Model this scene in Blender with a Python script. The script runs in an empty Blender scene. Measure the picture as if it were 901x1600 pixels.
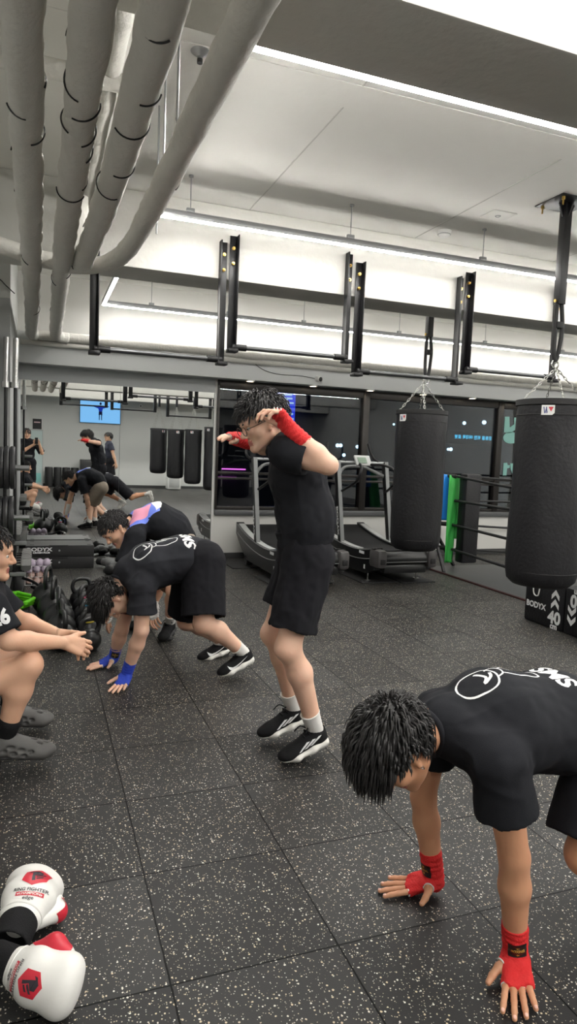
import bpy, bmesh, math, random
import numpy as np
from mathutils import Vector, Matrix
from mathutils.bvhtree import BVHTree
random.seed(7)
RNG = np.random.default_rng(7)
SC = bpy.context.scene
COL = SC.collection
PI = math.pi

# ------------------------------------------------------------------ camera
FPX, EYE = 1050.0, 1.46
def _unit(v):
    v = np.array(v, float); return v / np.linalg.norm(v)
_y = _unit((60 - 450.5, -(689 - 800), -FPX))
_x = np.array((3290 - 450.5, -(820 - 800), -FPX)); _x = _unit(_x - _y * (_x @ _y))
CAMR = np.array([_x, _y, np.cross(_x, _y)])
cam_d = bpy.data.cameras.new('camera'); cam = bpy.data.objects.new('camera', cam_d); COL.objects.link(cam)
cam_d.sensor_fit = 'VERTICAL'; cam_d.sensor_height = 36; cam_d.lens = FPX / 1600 * 36; cam_d.clip_start = 0.02
cam.matrix_world = Matrix.Translation((0, 0, EYE)) @ Matrix(CAMR.tolist()).to_4x4()
SC.camera = cam
def at(px, py, Y):
    """a point of the room at depth Y (metres from the camera along the side wall)"""
    r = CAMR @ np.array([px - 450.5, -(py - 800), -FPX]); return np.array([0, 0, EYE]) + r * (Y / r[1])

# ------------------------------------------------------------------ world, exposure
LED = 112.0
w = bpy.data.worlds.new('night'); SC.world = w; w.use_nodes = True
w.node_tree.nodes['Background'].inputs[0].default_value = (0.018, 0.022, 0.03, 1)
w.node_tree.nodes['Background'].inputs[1].default_value = 1.0
SC.view_settings.view_transform = 'Standard'; SC.view_settings.look = 'None'
SC.view_settings.exposure = 0.0; SC.view_settings.gamma = 1.0; SC.view_settings.use_curve_mapping = False
SC.cycles.max_bounces = 9; SC.cycles.diffuse_bounces = 5; SC.cycles.glossy_bounces = 4
SC.cycles.transmission_bounces = 4; SC.cycles.transparent_max_bounces = 8
SC.cycles.use_denoising = True; SC.cycles.caustics_reflective = False; SC.cycles.caustics_refractive = False
SC.cycles.sample_clamp_indirect = 4

# ------------------------------------------------------------------ materials
def lin(c):
    return tuple((x / 12.92 if x <= .04045 else ((x + .055) / 1.055) ** 2.4) for x in (v / 255 for v in c))
def mat(name, rgb, rough=.6, metal=0., spec=.5, bump=0., bscale=60., emit=0., var=0., vscale=8., sheen=0., sss=0.):
    m = bpy.data.materials.new(name); m.use_nodes = True; nt = m.node_tree; b = nt.nodes['Principled BSDF']
    c = (*lin(rgb), 1)
    b.inputs['Base Color'].default_value = c; b.inputs['Roughness'].default_value = rough
    b.inputs['Metallic'].default_value = metal; b.inputs['Specular IOR Level'].default_value = spec
    if sheen: b.inputs['Sheen Weight'].default_value = sheen
    if sss:
        b.inputs['Subsurface Weight'].default_value = sss; b.inputs['Subsurface Radius'].default_value = (.012, .005, .003); b.inputs['Subsurface Scale'].default_value = 1
    if emit:
        b.inputs['Emission Color'].default_value = c; b.inputs['Emission Strength'].default_value = emit
    tc = nt.nodes.new('ShaderNodeTexCoord')
    if var:
        n = nt.nodes.new('ShaderNodeTexNoise'); n.inputs['Scale'].default_value = vscale; n.inputs['Detail'].default_value = 5
        nt.links.new(tc.outputs['Object'], n.inputs['Vector'])
        mx = nt.nodes.new('ShaderNodeMix'); mx.data_type = 'RGBA'
        mx.inputs[6].default_value = tuple(x * (1 - var) for x in c[:3]) + (1,)
        mx.inputs[7].default_value = tuple(min(1, x * (1 + var)) for x in c[:3]) + (1,)
        nt.links.new(n.outputs['Fac'], mx.inputs[0]); nt.links.new(mx.outputs[2], b.inputs['Base Color'])
    if bump:
        n2 = nt.nodes.new('ShaderNodeTexNoise'); n2.inputs['Scale'].default_value = bscale; n2.inputs['Detail'].default_value = 4
        nt.links.new(tc.outputs['Object'], n2.inputs['Vector'])
        bp = nt.nodes.new('ShaderNodeBump'); bp.inputs['Strength'].default_value = bump; bp.inputs['Distance'].default_value = .01
        nt.links.new(n2.outputs['Fac'], bp.inputs['Height']); nt.links.new(bp.outputs['Normal'], b.inputs['Normal'])
    return m
def emitter(name, rgb, strength):
    m = bpy.data.materials.new(name); m.use_nodes = True; nt = m.node_tree; nt.nodes.clear()
    e = nt.nodes.new('ShaderNodeEmission'); e.inputs[0].default_value = (*lin(rgb), 1); e.inputs[1].default_value = strength
    o = nt.nodes.new('ShaderNodeOutputMaterial'); nt.links.new(e.outputs[0], o.inputs[0]); return m
def mirror_mat():
    m = bpy.data.materials.new('mirror_silver'); m.use_nodes = True; nt = m.node_tree; nt.nodes.clear()
    e = nt.nodes.new('ShaderNodeBsdfGlossy'); e.inputs['Color'].default_value = (.90, .92, .915, 1); e.inputs['Roughness'].default_value = 0.0
    o = nt.nodes.new('ShaderNodeOutputMaterial'); nt.links.new(e.outputs[0], o.inputs[0]); return m
def glass_mat(name, tint, refl=1.0, ior=1.6):
    m = bpy.data.materials.new(name); m.use_nodes = True; nt = m.node_tree; nt.nodes.clear()
    t = nt.nodes.new('ShaderNodeBsdfTransparent'); t.inputs[0].default_value = (*tint, 1)
    g = nt.nodes.new('ShaderNodeBsdfGlossy'); g.inputs['Roughness'].default_value = 0.0; g.inputs['Color'].default_value = (refl, refl, refl, 1)
    f = nt.nodes.new('ShaderNodeFresnel'); f.inputs[0].default_value = ior
    x = nt.nodes.new('ShaderNodeMixShader'); o = nt.nodes.new('ShaderNodeOutputMaterial')
    nt.links.new(f.outputs[0], x.inputs[0]); nt.links.new(t.outputs[0], x.inputs[1]); nt.links.new(g.outputs[0], x.inputs[2]); nt.links.new(x.outputs[0], o.inputs[0])
    return m

def floor_mat():
    m = bpy.data.materials.new('speckled_rubber'); m.use_nodes = True; nt = m.node_tree; b = nt.nodes['Principled BSDF']
    N, Lk = nt.nodes.new, nt.links.new
    def math_(op, a, bb=None, cc=None):
        n = N('ShaderNodeMath'); n.operation = op
        for i, v in enumerate((a, bb, cc)):
            if v is None: continue
            if isinstance(v, (int, float)): n.inputs[i].default_value = v
            else: Lk(v, n.inputs[i])
        return n.outputs[0]
    tc = N('ShaderNodeTexCoord'); P = tc.outputs['Object']
    def speck(scale, frac, size, col):
        v = N('ShaderNodeTexVoronoi'); v.inputs['Scale'].default_value = scale; Lk(P, v.inputs['Vector'])
        nz = N('ShaderNodeTexNoise'); nz.inputs['Scale'].default_value = scale * 1.6; Lk(P, nz.inputs['Vector'])
        sep = N('ShaderNodeSeparateColor'); Lk(v.outputs['Color'], sep.inputs[0])
        d = math_('ADD', v.outputs['Distance'], math_('MULTIPLY', nz.outputs['Fac'], .35))
        a = math_('LESS_THAN', d, math_('ADD', math_('MULTIPLY', sep.outputs[1], .16), size))
        return math_('MULTIPLY', a, math_('LESS_THAN', sep.outputs[0], frac)), sep.outputs[2]
    s1, c1 = speck(96, .36, .34, 0); s2, c2 = speck(160, .36, .34, 0)
    sep = N('ShaderNodeSeparateXYZ'); Lk(P, sep.inputs[0])
    def tile(o, off):
        return math_('DIVIDE', math_('SUBTRACT', o, off), .5)
    tx, ty = tile(sep.outputs[0], .347 - 5), tile(sep.outputs[1], 1.69 - 10)
    wob = N('ShaderNodeTexNoise'); wob.inputs['Scale'].default_value = 25; Lk(P, wob.inputs['Vector'])
    wv = math_('MULTIPLY', math_('SUBTRACT', wob.outputs['Fac'], .5), .008)
    def edge(t):
        f = math_('ADD', math_('FRACT', t), wv)
        return math_('LESS_THAN', math_('MINIMUM', math_('ABSOLUTE', f), math_('ABSOLUTE', math_('SUBTRACT', 1, f))), .0055)
    seam = math_('MAXIMUM', edge(tx), edge(ty))
    cmb = N('ShaderNodeCombineXYZ'); Lk(math_('FLOOR', tx), cmb.inputs[0]); Lk(math_('FLOOR', ty), cmb.inputs[1])
    wn = N('ShaderNodeTexWhiteNoise'); wn.noise_dimensions = '2D'; Lk(cmb.outputs[0], wn.inputs['Vector'])
    big = N('ShaderNodeTexNoise'); big.inputs['Scale'].default_value = 2.3; big.inputs['Detail'].default_value = 5; Lk(P, big.inputs['Vector'])
    tone = math_('ADD', math_('MULTIPLY', wn.outputs['Value'], .35), math_('MULTIPLY', big.outputs['Fac'], .55))
    mx = N('ShaderNodeMix'); mx.data_type = 'RGBA'; Lk(tone, mx.inputs[0])
    mx.inputs[6].default_value = (.0075, .0077, .008, 1); mx.inputs[7].default_value = (.020, .0202, .020, 1)
    sc = N('ShaderNodeMix'); sc.data_type = 'RGBA'; Lk(c1, sc.inputs[0])
    sc.inputs[6].default_value = (.62, .51, .34, 1); sc.inputs[7].default_value = (.72, .70, .62, 1)
    m2 = N('ShaderNodeMix'); m2.data_type = 'RGBA'; Lk(math_('MAXIMUM', s1, math_('MULTIPLY', s2, .7)), m2.inputs[0]); Lk(mx.outputs[2], m2.inputs[6]); Lk(sc.outputs[2], m2.inputs[7])
    m3 = N('ShaderNodeMix'); m3.data_type = 'RGBA'; Lk(seam, m3.inputs[0]); Lk(m2.outputs[2], m3.inputs[6]); m3.inputs[7].default_value = (.002, .002, .002, 1)
    Lk(m3.outputs[2], b.inputs['Base Color']); b.inputs['Roughness'].default_value = .5; Lk(math_('MULTIPLY', math_('SUBTRACT', 1, math_('MULTIPLY', seam, .75)), math_('ADD', math_('MULTIPLY', wn.outputs['Value'], .16), .32)), b.inputs['Specular IOR Level'])
    fine = N('ShaderNodeTexNoise'); fine.inputs['Scale'].default_value = 260; Lk(P, fine.inputs['Vector'])
    h = math_('SUBTRACT', math_('MULTIPLY', fine.outputs['Fac'], .3), math_('MULTIPLY', seam, 1.5))
    bp = N('ShaderNodeBump'); bp.inputs['Strength'].default_value = .35; bp.inputs['Distance'].default_value = .004; Lk(h, bp.inputs['Height']); Lk(bp.outputs[0], b.inputs['Normal'])
    return m

M = dict(
    floor=floor_mat(),
    ceil=mat('ceiling_paint', (234, 233, 227), .75, bump=.25, bscale=14, var=.03, vscale=3),
    beam=mat('beam_paint', (210, 209, 203), .8, bump=.35, bscale=22, var=.04, vscale=5),
    wall=mat('wall_paint', (205, 206, 203), .7, bump=.05, bscale=60),
    wallgrey=mat('grey_panel', (178, 180, 179), .6),
    soffit=mat('soffit_panel', (206, 208, 207), .55),
    lowwall=mat('lower_wall', (215, 214, 209), .6),
    dark=mat('dark_trim', (52, 53, 53), .5),
    frame=mat('window_frame', (46, 43, 41), .35, .4),
    black=mat('black_powder_coat', (19, 19, 21), .38, .2),
    steel=mat('bright_steel', (190, 190, 188), .22, 1.),
    alu=mat('aluminium', (165, 167, 168), .35, .8),
    brass=mat('brass_bolt', (190, 160, 90), .3, 1.),
    rubber=mat('black_rubber', (22, 22, 23), .65, bump=.1, bscale=200),
    plastic=mat('black_plastic', (20, 21, 22), .35),
    grey=mat('grey_plastic', (120, 122, 122), .45),
    lgrey=mat('light_grey_plastic', (182, 184, 182), .45),
    leather=mat('black_leather', (21, 21, 24), .5, spec=.35, bump=.35, bscale=34, var=.25, vscale=7),
    chain=mat('chain_steel', (185, 185, 180), .3, .9),
    wrap=mat('pipe_lagging', (212, 210, 203), .8, bump=.8, bscale=26, var=.07, vscale=9),
    white=mat('white_paint', (235, 235, 232), .4),
    ink=mat('white_ink', (225, 226, 226), .6),
    green=mat('lime_plastic', (110, 215, 40), .4),
    led=emitter('led_diffuser', (255, 252, 247), LED), led2=emitter('led_diffuser_dimmed', (255, 252, 247), LED * .5), led3=emitter('led_diffuser_bright', (255, 252, 247), LED * 1.3),
    lamp=emitter('downlight_lens', (255, 236, 205), 14),
    mirror=mirror_mat(),
)

# ------------------------------------------------------------------ objects
ORG = {}
def tag(o, label=None, cat=None, group=None, kind=None):
    for k, v in (('label', label), ('category', cat), ('group', group), ('kind', kind)):
        if v: o[k] = v
    return o
def thing(name, loc, label, cat, group=None):
    o = bpy.data.objects.new(name, None); COL.objects.link(o); o.location = loc; o.empty_display_size = .1
    ORG[o.name] = np.array(loc, float); return tag(o, label, cat, group)
def mk(name, V, F, m, parent=None, loc=None, smooth=40, fm=None, label=None):
    """V, F: world-space arrays. F is a list of index tuples or an (n,4)/(n,3) array"""
    V = np.asarray(V, float).reshape(-1, 3)
    org = ORG[parent.name] if parent is not None else (np.array(loc, float) if loc is not None else np.zeros(3))
    me = bpy.data.meshes.new(name); L = V - org
    if isinstance(F, np.ndarray):
        k = F.shape[1]; n = len(F)
        me.vertices.add(len(L)); me.vertices.foreach_set('co', L.ravel().astype(np.float32))
        me.loops.add(n * k); me.loops.foreach_set('vertex_index', F.ravel().astype(np.int32))
        me.polygons.add(n); me.polygons.foreach_set('loop_start', np.arange(0, n * k, k, dtype=np.int32))
        me.update(calc_edges=True)
    else:
        me.from_pydata(L.tolist(), [], [tuple(f) for f in F]); me.update()
    for mm in (m if isinstance(m, (list, tuple)) else [m]): me.materials.append(mm)
    if fm is not None: me.polygons.foreach_set('material_index', np.asarray(fm, np.int32))
    me.polygons.foreach_set('use_smooth', np.ones(len(me.polygons), bool))
    if smooth and smooth < 180: me.set_sharp_from_angle(angle=math.radians(smooth))
    o = bpy.data.objects.new(name, me); COL.objects.link(o); ORG[o.name] = org
    if parent is not None: o.parent = parent
    else: o.location = org
    if label: o['label'] = label
    return o
def copy_tree(o, loc=None, rz=None, scale=None, label=None, parent=None):
    c = o.copy(); COL.objects.link(c)
    if parent is not None: c.parent = parent
    if loc is not None: c.location = loc
    if rz is not None: c.rotation_euler = (0, 0, rz)
    if scale is not None: c.scale = (scale, scale, scale)
    if label: c['label'] = label
    for ch in list(o.children): copy_tree(ch, parent=c)
    return c

def basis(d):
    d = _unit(d); u = np.cross(d, (0, 0, 1)) if abs(d[2]) < .95 else np.cross(d, (0, 1, 0)); u = _unit(u); return u, np.cross(u, d), d
class MB:
    def __init__(s): s.v = []; s.f = []; s.n = 0
    def add(s, V, F):
        V = np.asarray(V, float).reshape(-1, 3); s.v.append(V); s.f += [tuple(i + s.n for i in f) for f in F]; s.n += len(V); return s
    def box(s, lo, hi, bev=0.0, R=None, c=None):
        lo = np.minimum(lo, hi).astype(float) if False else np.array(lo, float); hi = np.array(hi, float)
        bm = bmesh.new(); bmesh.ops.create_cube(bm, size=1)
        ct, sz = (lo + hi) / 2, hi - lo
        for v in bm.verts: v.co = Vector((v.co.x * sz[0], v.co.y * sz[1], v.co.z * sz[2]))
        if bev: bmesh.ops.bevel(bm, geom=bm.edges[:], offset=min(bev, min(abs(sz)) * .45), segments=2, affect='EDGES', profile=.5)
        V = np.array([v.co[:] for v in bm.verts]); bm.verts.index_update(); F = [tuple(v.index for v in f.verts) for f in bm.faces]; bm.free()
        if R is not None: V = V @ np.asarray(R).T
        return s.add(V + ct, F)
    def obox(s, a, b, w_, h_, up=(0, 0, 1), bev=0.0):
        """a bar of rectangular section from a to b, w_ across and h_ along up"""
        a, b = np.array(a, float), np.array(b, float); d = _unit(b - a); up = np.array(up, float); sd = _unit(np.cross(d, up)); up = np.cross(sd, d)
        R = np.stack([d, sd, up], 1); L = np.linalg.norm(b - a); c = (a + b) / 2
        return s.box(c - np.array((L, w_, h_)) / 2, c + np.array((L, w_, h_)) / 2, bev, R)
    def cyl(s, a, b, r, r2=None, n=20, cap=True):
        a, b = np.array(a, float), np.array(b, float); r2 = r if r2 is None else r2; u, v, d = basis(b - a)
        t = np.linspace(0, 2 * PI, n, endpoint=False); ring = np.outer(np.cos(t), u) + np.outer(np.sin(t), v)
        V = np.concatenate([a + ring * r, b + ring * r2]); F = [(i, (i + 1) % n, n + (i + 1) % n, n + i) for i in range(n)]
        if cap: F += [tuple(range(n - 1, -1, -1)), tuple(range(n, 2 * n))]
        return s.add(V, F)
    def tube(s, pts, r, n=12, cap=True, closed=False, sub=0):
        P = np.array(pts, float)
        R = np.full(len(P), r) if np.isscalar(r) else np.array(r, float)
        if sub: P, R = smooth_path(P, sub, closed, R)
        m = len(P); T = np.zeros_like(P)
        for i in range(m):
            p0 = P[(i - 1) % m] if (closed or i > 0) else P[i]; p1 = P[(i + 1) % m] if (closed or i < m - 1) else P[i]; T[i] = _unit(p1 - p0)
        u, v, _ = basis(T[0]); rings = []
        th = np.linspace(0, 2 * PI, n, endpoint=False)
        for i in range(m):
            u = u - T[i] * (u @ T[i]); u = _unit(u); v = np.cross(T[i], u)
            rings.append(P[i] + R[i] * (np.outer(np.cos(th), u) + np.outer(np.sin(th), v)))
        F = [(i * n + j, i * n + (j + 1) % n, ((i + 1) % m) * n + (j + 1) % n, ((i + 1) % m) * n + j) for i in range(m if closed else m - 1) for j in range(n)]
        if cap and not closed: F += [tuple(range(n - 1, -1, -1)), tuple(range((m - 1) * n, m * n))]
        return s.add(np.concatenate(rings), F)
    def lathe(s, prof, c=(0, 0, 0), axis=(0, 0, 1), n=32):
        u, v, d = basis(axis) if tuple(axis) != (0, 0, 1) else (np.array((1., 0, 0)), np.array((0, 1., 0)), np.array((0, 0, 1.)))
        th = np.linspace(0, 2 * PI, n, endpoint=False); V = []
        for r, z in prof: V.append(np.array(c) + max(r, 1e-4) * (np.outer(np.cos(th), u) + np.outer(np.sin(th), v)) + z * d)
        m = len(prof); F = [(i * n + j, i * n + (j + 1) % n, (i + 1) * n + (j + 1) % n, (i + 1) * n + j) for i in range(m - 1) for j in range(n)]
        return s.add(np.concatenate(V), F)
    def sphere(s, c, r, n=18, sc=(1, 1, 1)):
        k = n // 2; pr = [(math.sin(PI * i / k), -math.cos(PI * i / k)) for i in range(k + 1)]
        b = MB().lathe(pr, n=n); return s.add(np.array(c) + r * b.v[0] * np.array(sc), b.f)
    def prism(s, poly, lo, hi, fn):
        """poly: 2-D outline; fn(u, v, w) maps to 3-D, w from lo to hi"""
        n = len(poly); V = [fn(u, v, lo) for u, v in poly] + [fn(u, v, hi) for u, v in poly]
        F = [tuple(range(n - 1, -1, -1)), tuple(range(n, 2 * n))] + [(i, (i + 1) % n, n + (i + 1) % n, n + i) for i in range(n)]
        return s.add(V, F)
    def torus(s, c, R, r, axis=(0, 0, 1), n=24, k=10, sx=1.):
        u, v, d = basis(axis); P = [np.array(c) + R * (math.cos(t) * u * sx + math.sin(t) * v) for t in np.linspace(0, 2 * PI, n, endpoint=False)]
        return s.tube(P, r, k, closed=True)
    def build(s, name, m, parent=None, loc=None, smooth=40, label=None):
        V = np.concatenate(s.v)
        if parent is None and loc is None:
            lo, hi = V.min(0), V.max(0); loc = ((lo[0] + hi[0]) / 2, (lo[1] + hi[1]) / 2, lo[2])
        return mk(name, V, s.f, m, parent, loc, smooth, label=label)
def smooth_path(P, sub, closed=False, R=None):
    m = len(P); out = []; ro = []
    R = np.zeros(m) if R is None else R
    for i in range(m if closed else m - 1):
        g = lambda j: (P[j % m] if closed else P[min(max(j, 0), m - 1)])
        p0, p1, p2, p3 = g(i - 1), g(i), g(i + 1), g(i + 2)
        for t in np.linspace(0, 1, sub, endpoint=False):
            out.append(.5 * (2 * p1 + (p2 - p0) * t + (2 * p0 - 5 * p1 + 4 * p2 - p3) * t * t + (3 * p1 - p0 - 3 * p2 + p3) * t ** 3)); ro.append(R[i] * (1 - t) + R[(i + 1) % m] * t)
    if not closed: out.append(P[-1]); ro.append(R[-1])
    return np.array(out), np.array(ro)

# writing: text outlines as meshes laid on a plane  o + u*x + v*y, lifted t along the normal
def text_tris(body, size=1.0, bold=0.0, align='CENTER'):
    c = bpy.data.curves.new('lettering', 'FONT'); c.body = body; c.size = size; c.align_x = align; c.align_y = 'CENTER'; c.resolution_u = 3; c.offset = bold
    o = bpy.data.objects.new('lettering', c); COL.objects.link(o)
    e = o.evaluated_get(bpy.context.evaluated_depsgraph_get()); me = e.to_mesh()
    V = np.array([v.co[:] for v in me.vertices]).reshape(-1, 3)[:, :2]; F = [tuple(p.vertices) for p in me.polygons]
    e.to_mesh_clear(); bpy.data.objects.remove(o); bpy.data.curves.remove(c); return V, F
def poly_tris(polys):
    V = []; F = []
    from mathutils.geometry import tessellate_polygon
    for p in polys:
        n = len(V); V += list(p); F += [tuple(i + n for i in t) for t in tessellate_polygon([[Vector((x, y, 0)) for x, y in p]])]
    return np.array(V, float), F
def lay(V2, F, o, u, v, lift=.0015):
    o, u, v = np.array(o, float), np.array(u, float), np.array(v, float); n = _unit(np.cross(u, v))
    return o + np.outer(V2[:, 0], u) + np.outer(V2[:, 1], v) + n * lift, F
def decal(name, V2, F, o, u, v, target, m, parent, cut=.008, lift=.0012, reach=.5):
    """drape a flat outline onto target's surface, shot along -(u x v)"""
    o, u, v = np.array(o, float), np.array(u, float), np.array(v, float); n = _unit(np.cross(u, v))
    V, F = lay(V2, F, o, u, v, 0); bm = bmesh.new(); vs = [bm.verts.new(p) for p in V]
    for f in F:
        try: bm.faces.new([vs[i] for i in f])
        except ValueError: pass
    for _ in range(5):
        es = [e for e in bm.edges if e.calc_length() > cut]
        if not es or len(bm.verts) > 20000: break
        bmesh.ops.subdivide_edges(bm, edges=es, cuts=1); bmesh.ops.triangulate(bm, faces=[f for f in bm.faces if len(f.verts) > 3])
    bvh, torg = target; bm.verts.index_update(); ok = {}
    for q in bm.verts:
        h = bvh.ray_cast(Vector(np.array(q.co) + n * reach - torg), Vector(-n), reach * 2.5)
        if h[0] is not None:
            nn = np.array(h[1]); nn = nn if nn @ n > 0 else -nn
            ok[q.index] = np.array(h[0]) + torg + nn * lift
    idx = {}; VV = []; FF = []
    for f in bm.faces:
        ii = [q.index for q in f.verts]
        if all(i in ok for i in ii):
            for i in ii:
                if i not in idx: idx[i] = len(VV); VV.append(ok[i])
            FF.append(tuple(idx[i] for i in ii))
    bm.free()
    if FF: return mk(name, np.array(VV), FF, m, parent, smooth=180)
def bvh_of(o):
    me = o.data; return BVHTree.FromPolygons([v.co[:] for v in me.vertices], [tuple(p.vertices) for p in me.polygons]), ORG[o.name]
def stroke2(pts, w_, closed=False):
    """outline polygons of a drawn line in 2-D"""
    P = np.array(pts, float); P, _ = smooth_path(P, 4, closed); polys = []; m = len(P)
    T = np.gradient(P, axis=0)
    if closed: T = np.roll(P, -1, 0) - np.roll(P, 1, 0)
    N = np.stack([-T[:, 1], T[:, 0]], 1); N /= np.maximum(np.linalg.norm(N, axis=1, keepdims=True), 1e-9)
    A, B = P + N * w_ / 2, P - N * w_ / 2
    return [[tuple(A[i]), tuple(A[(i + 1) % m]), tuple(B[(i + 1) % m]), tuple(B[i])] for i in range(m if closed else m - 1)]
def quads2(polys):
    V = [p for q in polys for p in q]; return np.array(V, float), [tuple(range(4 * i, 4 * i + 4)) for i in range(len(polys))]

# ------------------------------------------------------------------ soft solids (distance fields meshed by surface nets)
class SD:
    def __init__(s): s.p = []
    def _n(s, *a): s.p.append(a); return s
    def cap(s, a, b, ra, rb=None, k=.02, wide=None, ws=1., clip=None, op='+'):
        a, b = np.array(a, float), np.array(b, float); rb = ra if rb is None else rb
        return s._n(op, 'cap', (a, b, ra, rb, None if wide is None else _unit(wide), ws), k, clip)
    def ell(s, c, r, R=None, k=.02, clip=None, op='+'):
        return s._n(op, 'ell', (np.array(c, float), np.array(r, float), None if R is None else np.array(R, float)), k, clip)
    def box(s, c, h, rr=.01, R=None, k=.01, clip=None, op='+'):
        return s._n(op, 'box', (np.array(c, float), np.array(h, float), rr, None if R is None else np.array(R, float)), k, clip)
    def plane(s, p, n, k=0.0): return s._n('&', 'pl', (np.array(p, float), _unit(n)), k, None)
    @staticmethod
    def bb(kind, q):
        if kind == 'cap':
            a, b, ra, rb, wd, ws = q; r = max(ra, rb) * max(1, ws); return np.minimum(a, b) - r, np.maximum(a, b) + r
        if kind == 'ell': return q[0] - q[1].max(), q[0] + q[1].max()
        if kind == 'box': r = np.linalg.norm(q[1]); return q[0] - r, q[0] + r
    @staticmethod
    def ev(kind, q, X, Y, Z):
        if kind == 'pl': return (X - q[0][0]) * q[1][0] + (Y - q[0][1]) * q[1][1] + (Z - q[0][2]) * q[1][2]
        if kind == 'cap':
            a, b, ra, rb, wd, ws = q; x, y, z = X - a[0], Y - a[1], Z - a[2]; d = b - a
            if wd is not None:
                f = 1 / ws - 1; t = (x * wd[0] + y * wd[1] + z * wd[2]) * f; x, y, z = x + t * wd[0], y + t * wd[1], z + t * wd[2]; d = d + wd * (d @ wd) * f
            L = max(d @ d, 1e-9); h = np.clip((x * d[0] + y * d[1] + z * d[2]) / L, 0, 1)
            return np.sqrt((x - h * d[0]) ** 2 + (y - h * d[1]) ** 2 + (z - h * d[2]) ** 2) - (ra + (rb - ra) * h)
        c, r = q[0], q[1]; x, y, z = X - c[0], Y - c[1], Z - c[2]; R = q[-1]
        if R is not None: x, y, z = (R[0, i] * x + R[1, i] * y + R[2, i] * z for i in range(3))
        if kind == 'ell':
            k0 = np.sqrt((x / r[0]) ** 2 + (y / r[1]) ** 2 + (z / r[2]) ** 2); k1 = np.sqrt((x / r[0] ** 2) ** 2 + (y / r[1] ** 2) ** 2 + (z / r[2] ** 2) ** 2)
            return k0 * (k0 - 1) / np.maximum(k1, 1e-6)
        rr = q[2]; x, y, z = abs(x) - r[0] + rr, abs(y) - r[1] + rr, abs(z) - r[2] + rr
        return np.sqrt(np.maximum(x, 0) ** 2 + np.maximum(y, 0) ** 2 + np.maximum(z, 0) ** 2) + np.minimum(np.maximum(x, np.maximum(y, z)), 0) - rr
    def mesh(s, vox, smooth=2, fn=None):
        bbs = [s.bb(p[1], p[2]) for p in s.p if p[0] == '+']
        lo = np.min([b[0] for b in bbs], 0) - 3 * vox; hi = np.max([b[1] for b in bbs], 0) + 3 * vox
        n = np.ceil((hi - lo) / vox).astype(int) + 1
        ax = [(lo[i] + vox * np.arange(n[i])).astype(np.float32) for i in range(3)]
        D = np.full(n, .15, np.float32)
        for op, kind, q, k, clip in s.p:
            if op == '&':
                d = s.ev(kind, q, ax[0][:, None, None], ax[1][None, :, None], ax[2][None, None, :]); D = np.maximum(D, d); continue
            bl, bh = s.bb(kind, q); pad = k + 4 * vox
            i0 = np.clip(((bl - pad - lo) / vox).astype(int), 0, n); i1 = np.clip(((bh + pad - lo) / vox).astype(int) + 2, 0, n)
            if (i1 <= i0).any(): continue
            sl = tuple(slice(a, b) for a, b in zip(i0, i1))
            X, Y, Z = ax[0][sl[0]][:, None, None], ax[1][sl[1]][None, :, None], ax[2][sl[2]][None, None, :]
            d = s.ev(kind, q, X, Y, Z)
            if clip is not None:
                for (p, nn) in clip: d = np.maximum(d, s.ev('pl', (np.array(p, float), _unit(nn)), X, Y, Z))
            o = D[sl]
            if op == '+':
                h = np.maximum(k - abs(o - d), 0) / max(k, 1e-6); D[sl] = np.minimum(o, d) - h * h * k * .25
            else:
                d = -d; h = np.maximum(k - abs(o - d), 0) / max(k, 1e-6); D[sl] = np.maximum(o, d) + h * h * k * .25
        V, F = snet(D, lo, vox)
        return relax(V, F, smooth), F
def snet(D, lo, vox):
    S = D < 0; c = S[:-1, :-1, :-1]; n = np.array(D.shape) - 1
    cnt = np.zeros(n, np.int8)
    offs = [(i, j, k) for i in (0, 1) for j in (0, 1) for k in (0, 1)]
    for (i, j, k) in offs: cnt += S[i:n[0] + i, j:n[1] + j, k:n[2] + k]
    A = np.argwhere((cnt > 0) & (cnt < 8)); N = len(A)
    vals = {o: D[A[:, 0] + o[0], A[:, 1] + o[1], A[:, 2] + o[2]] for o in offs}
    sm = np.zeros((N, 3)); ct = np.zeros(N)
    for a in offs:
        for ax in range(3):
            if a[ax]: continue
            b = list(a); b[ax] = 1; b = tuple(b); va, vb = vals[a], vals[b]; x = (va < 0) != (vb < 0)
            t = np.where(x, va / np.where(x, va - vb, 1), 0); p = np.array(a, float)[None] + np.zeros((N, 3)); p[:, ax] = t
            sm += p * x[:, None]; ct += x
    V = lo + vox * (A + sm / ct[:, None])
    ID = np.full(n, -1, np.int32); ID[A[:, 0], A[:, 1], A[:, 2]] = np.arange(N); Fs = []
    for ax in range(3):
        b, c_ = (ax + 1) % 3, (ax + 2) % 3
        s0 = [slice(1, -1)] * 3; s0[ax] = slice(0, -1); s1 = [slice(1, -1)] * 3; s1[ax] = slice(1, None)
        E = S[tuple(s0)] != S[tuple(s1)]; I = np.argwhere(E); of = np.ones(3, int); of[ax] = 0; I = I + of
        neg = S[I[:, 0], I[:, 1], I[:, 2]]
        def g(db, dc):
            J = I.copy(); J[:, b] -= db; J[:, c_] -= dc; return ID[J[:, 0], J[:, 1], J[:, 2]]
        q = np.stack([g(1, 1), g(0, 1), g(0, 0), g(1, 0)], 1); q[~neg] = q[~neg][:, ::-1]; Fs.append(q)
    F = np.concatenate(Fs); F = F[(F >= 0).all(1)]; return V, F
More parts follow.
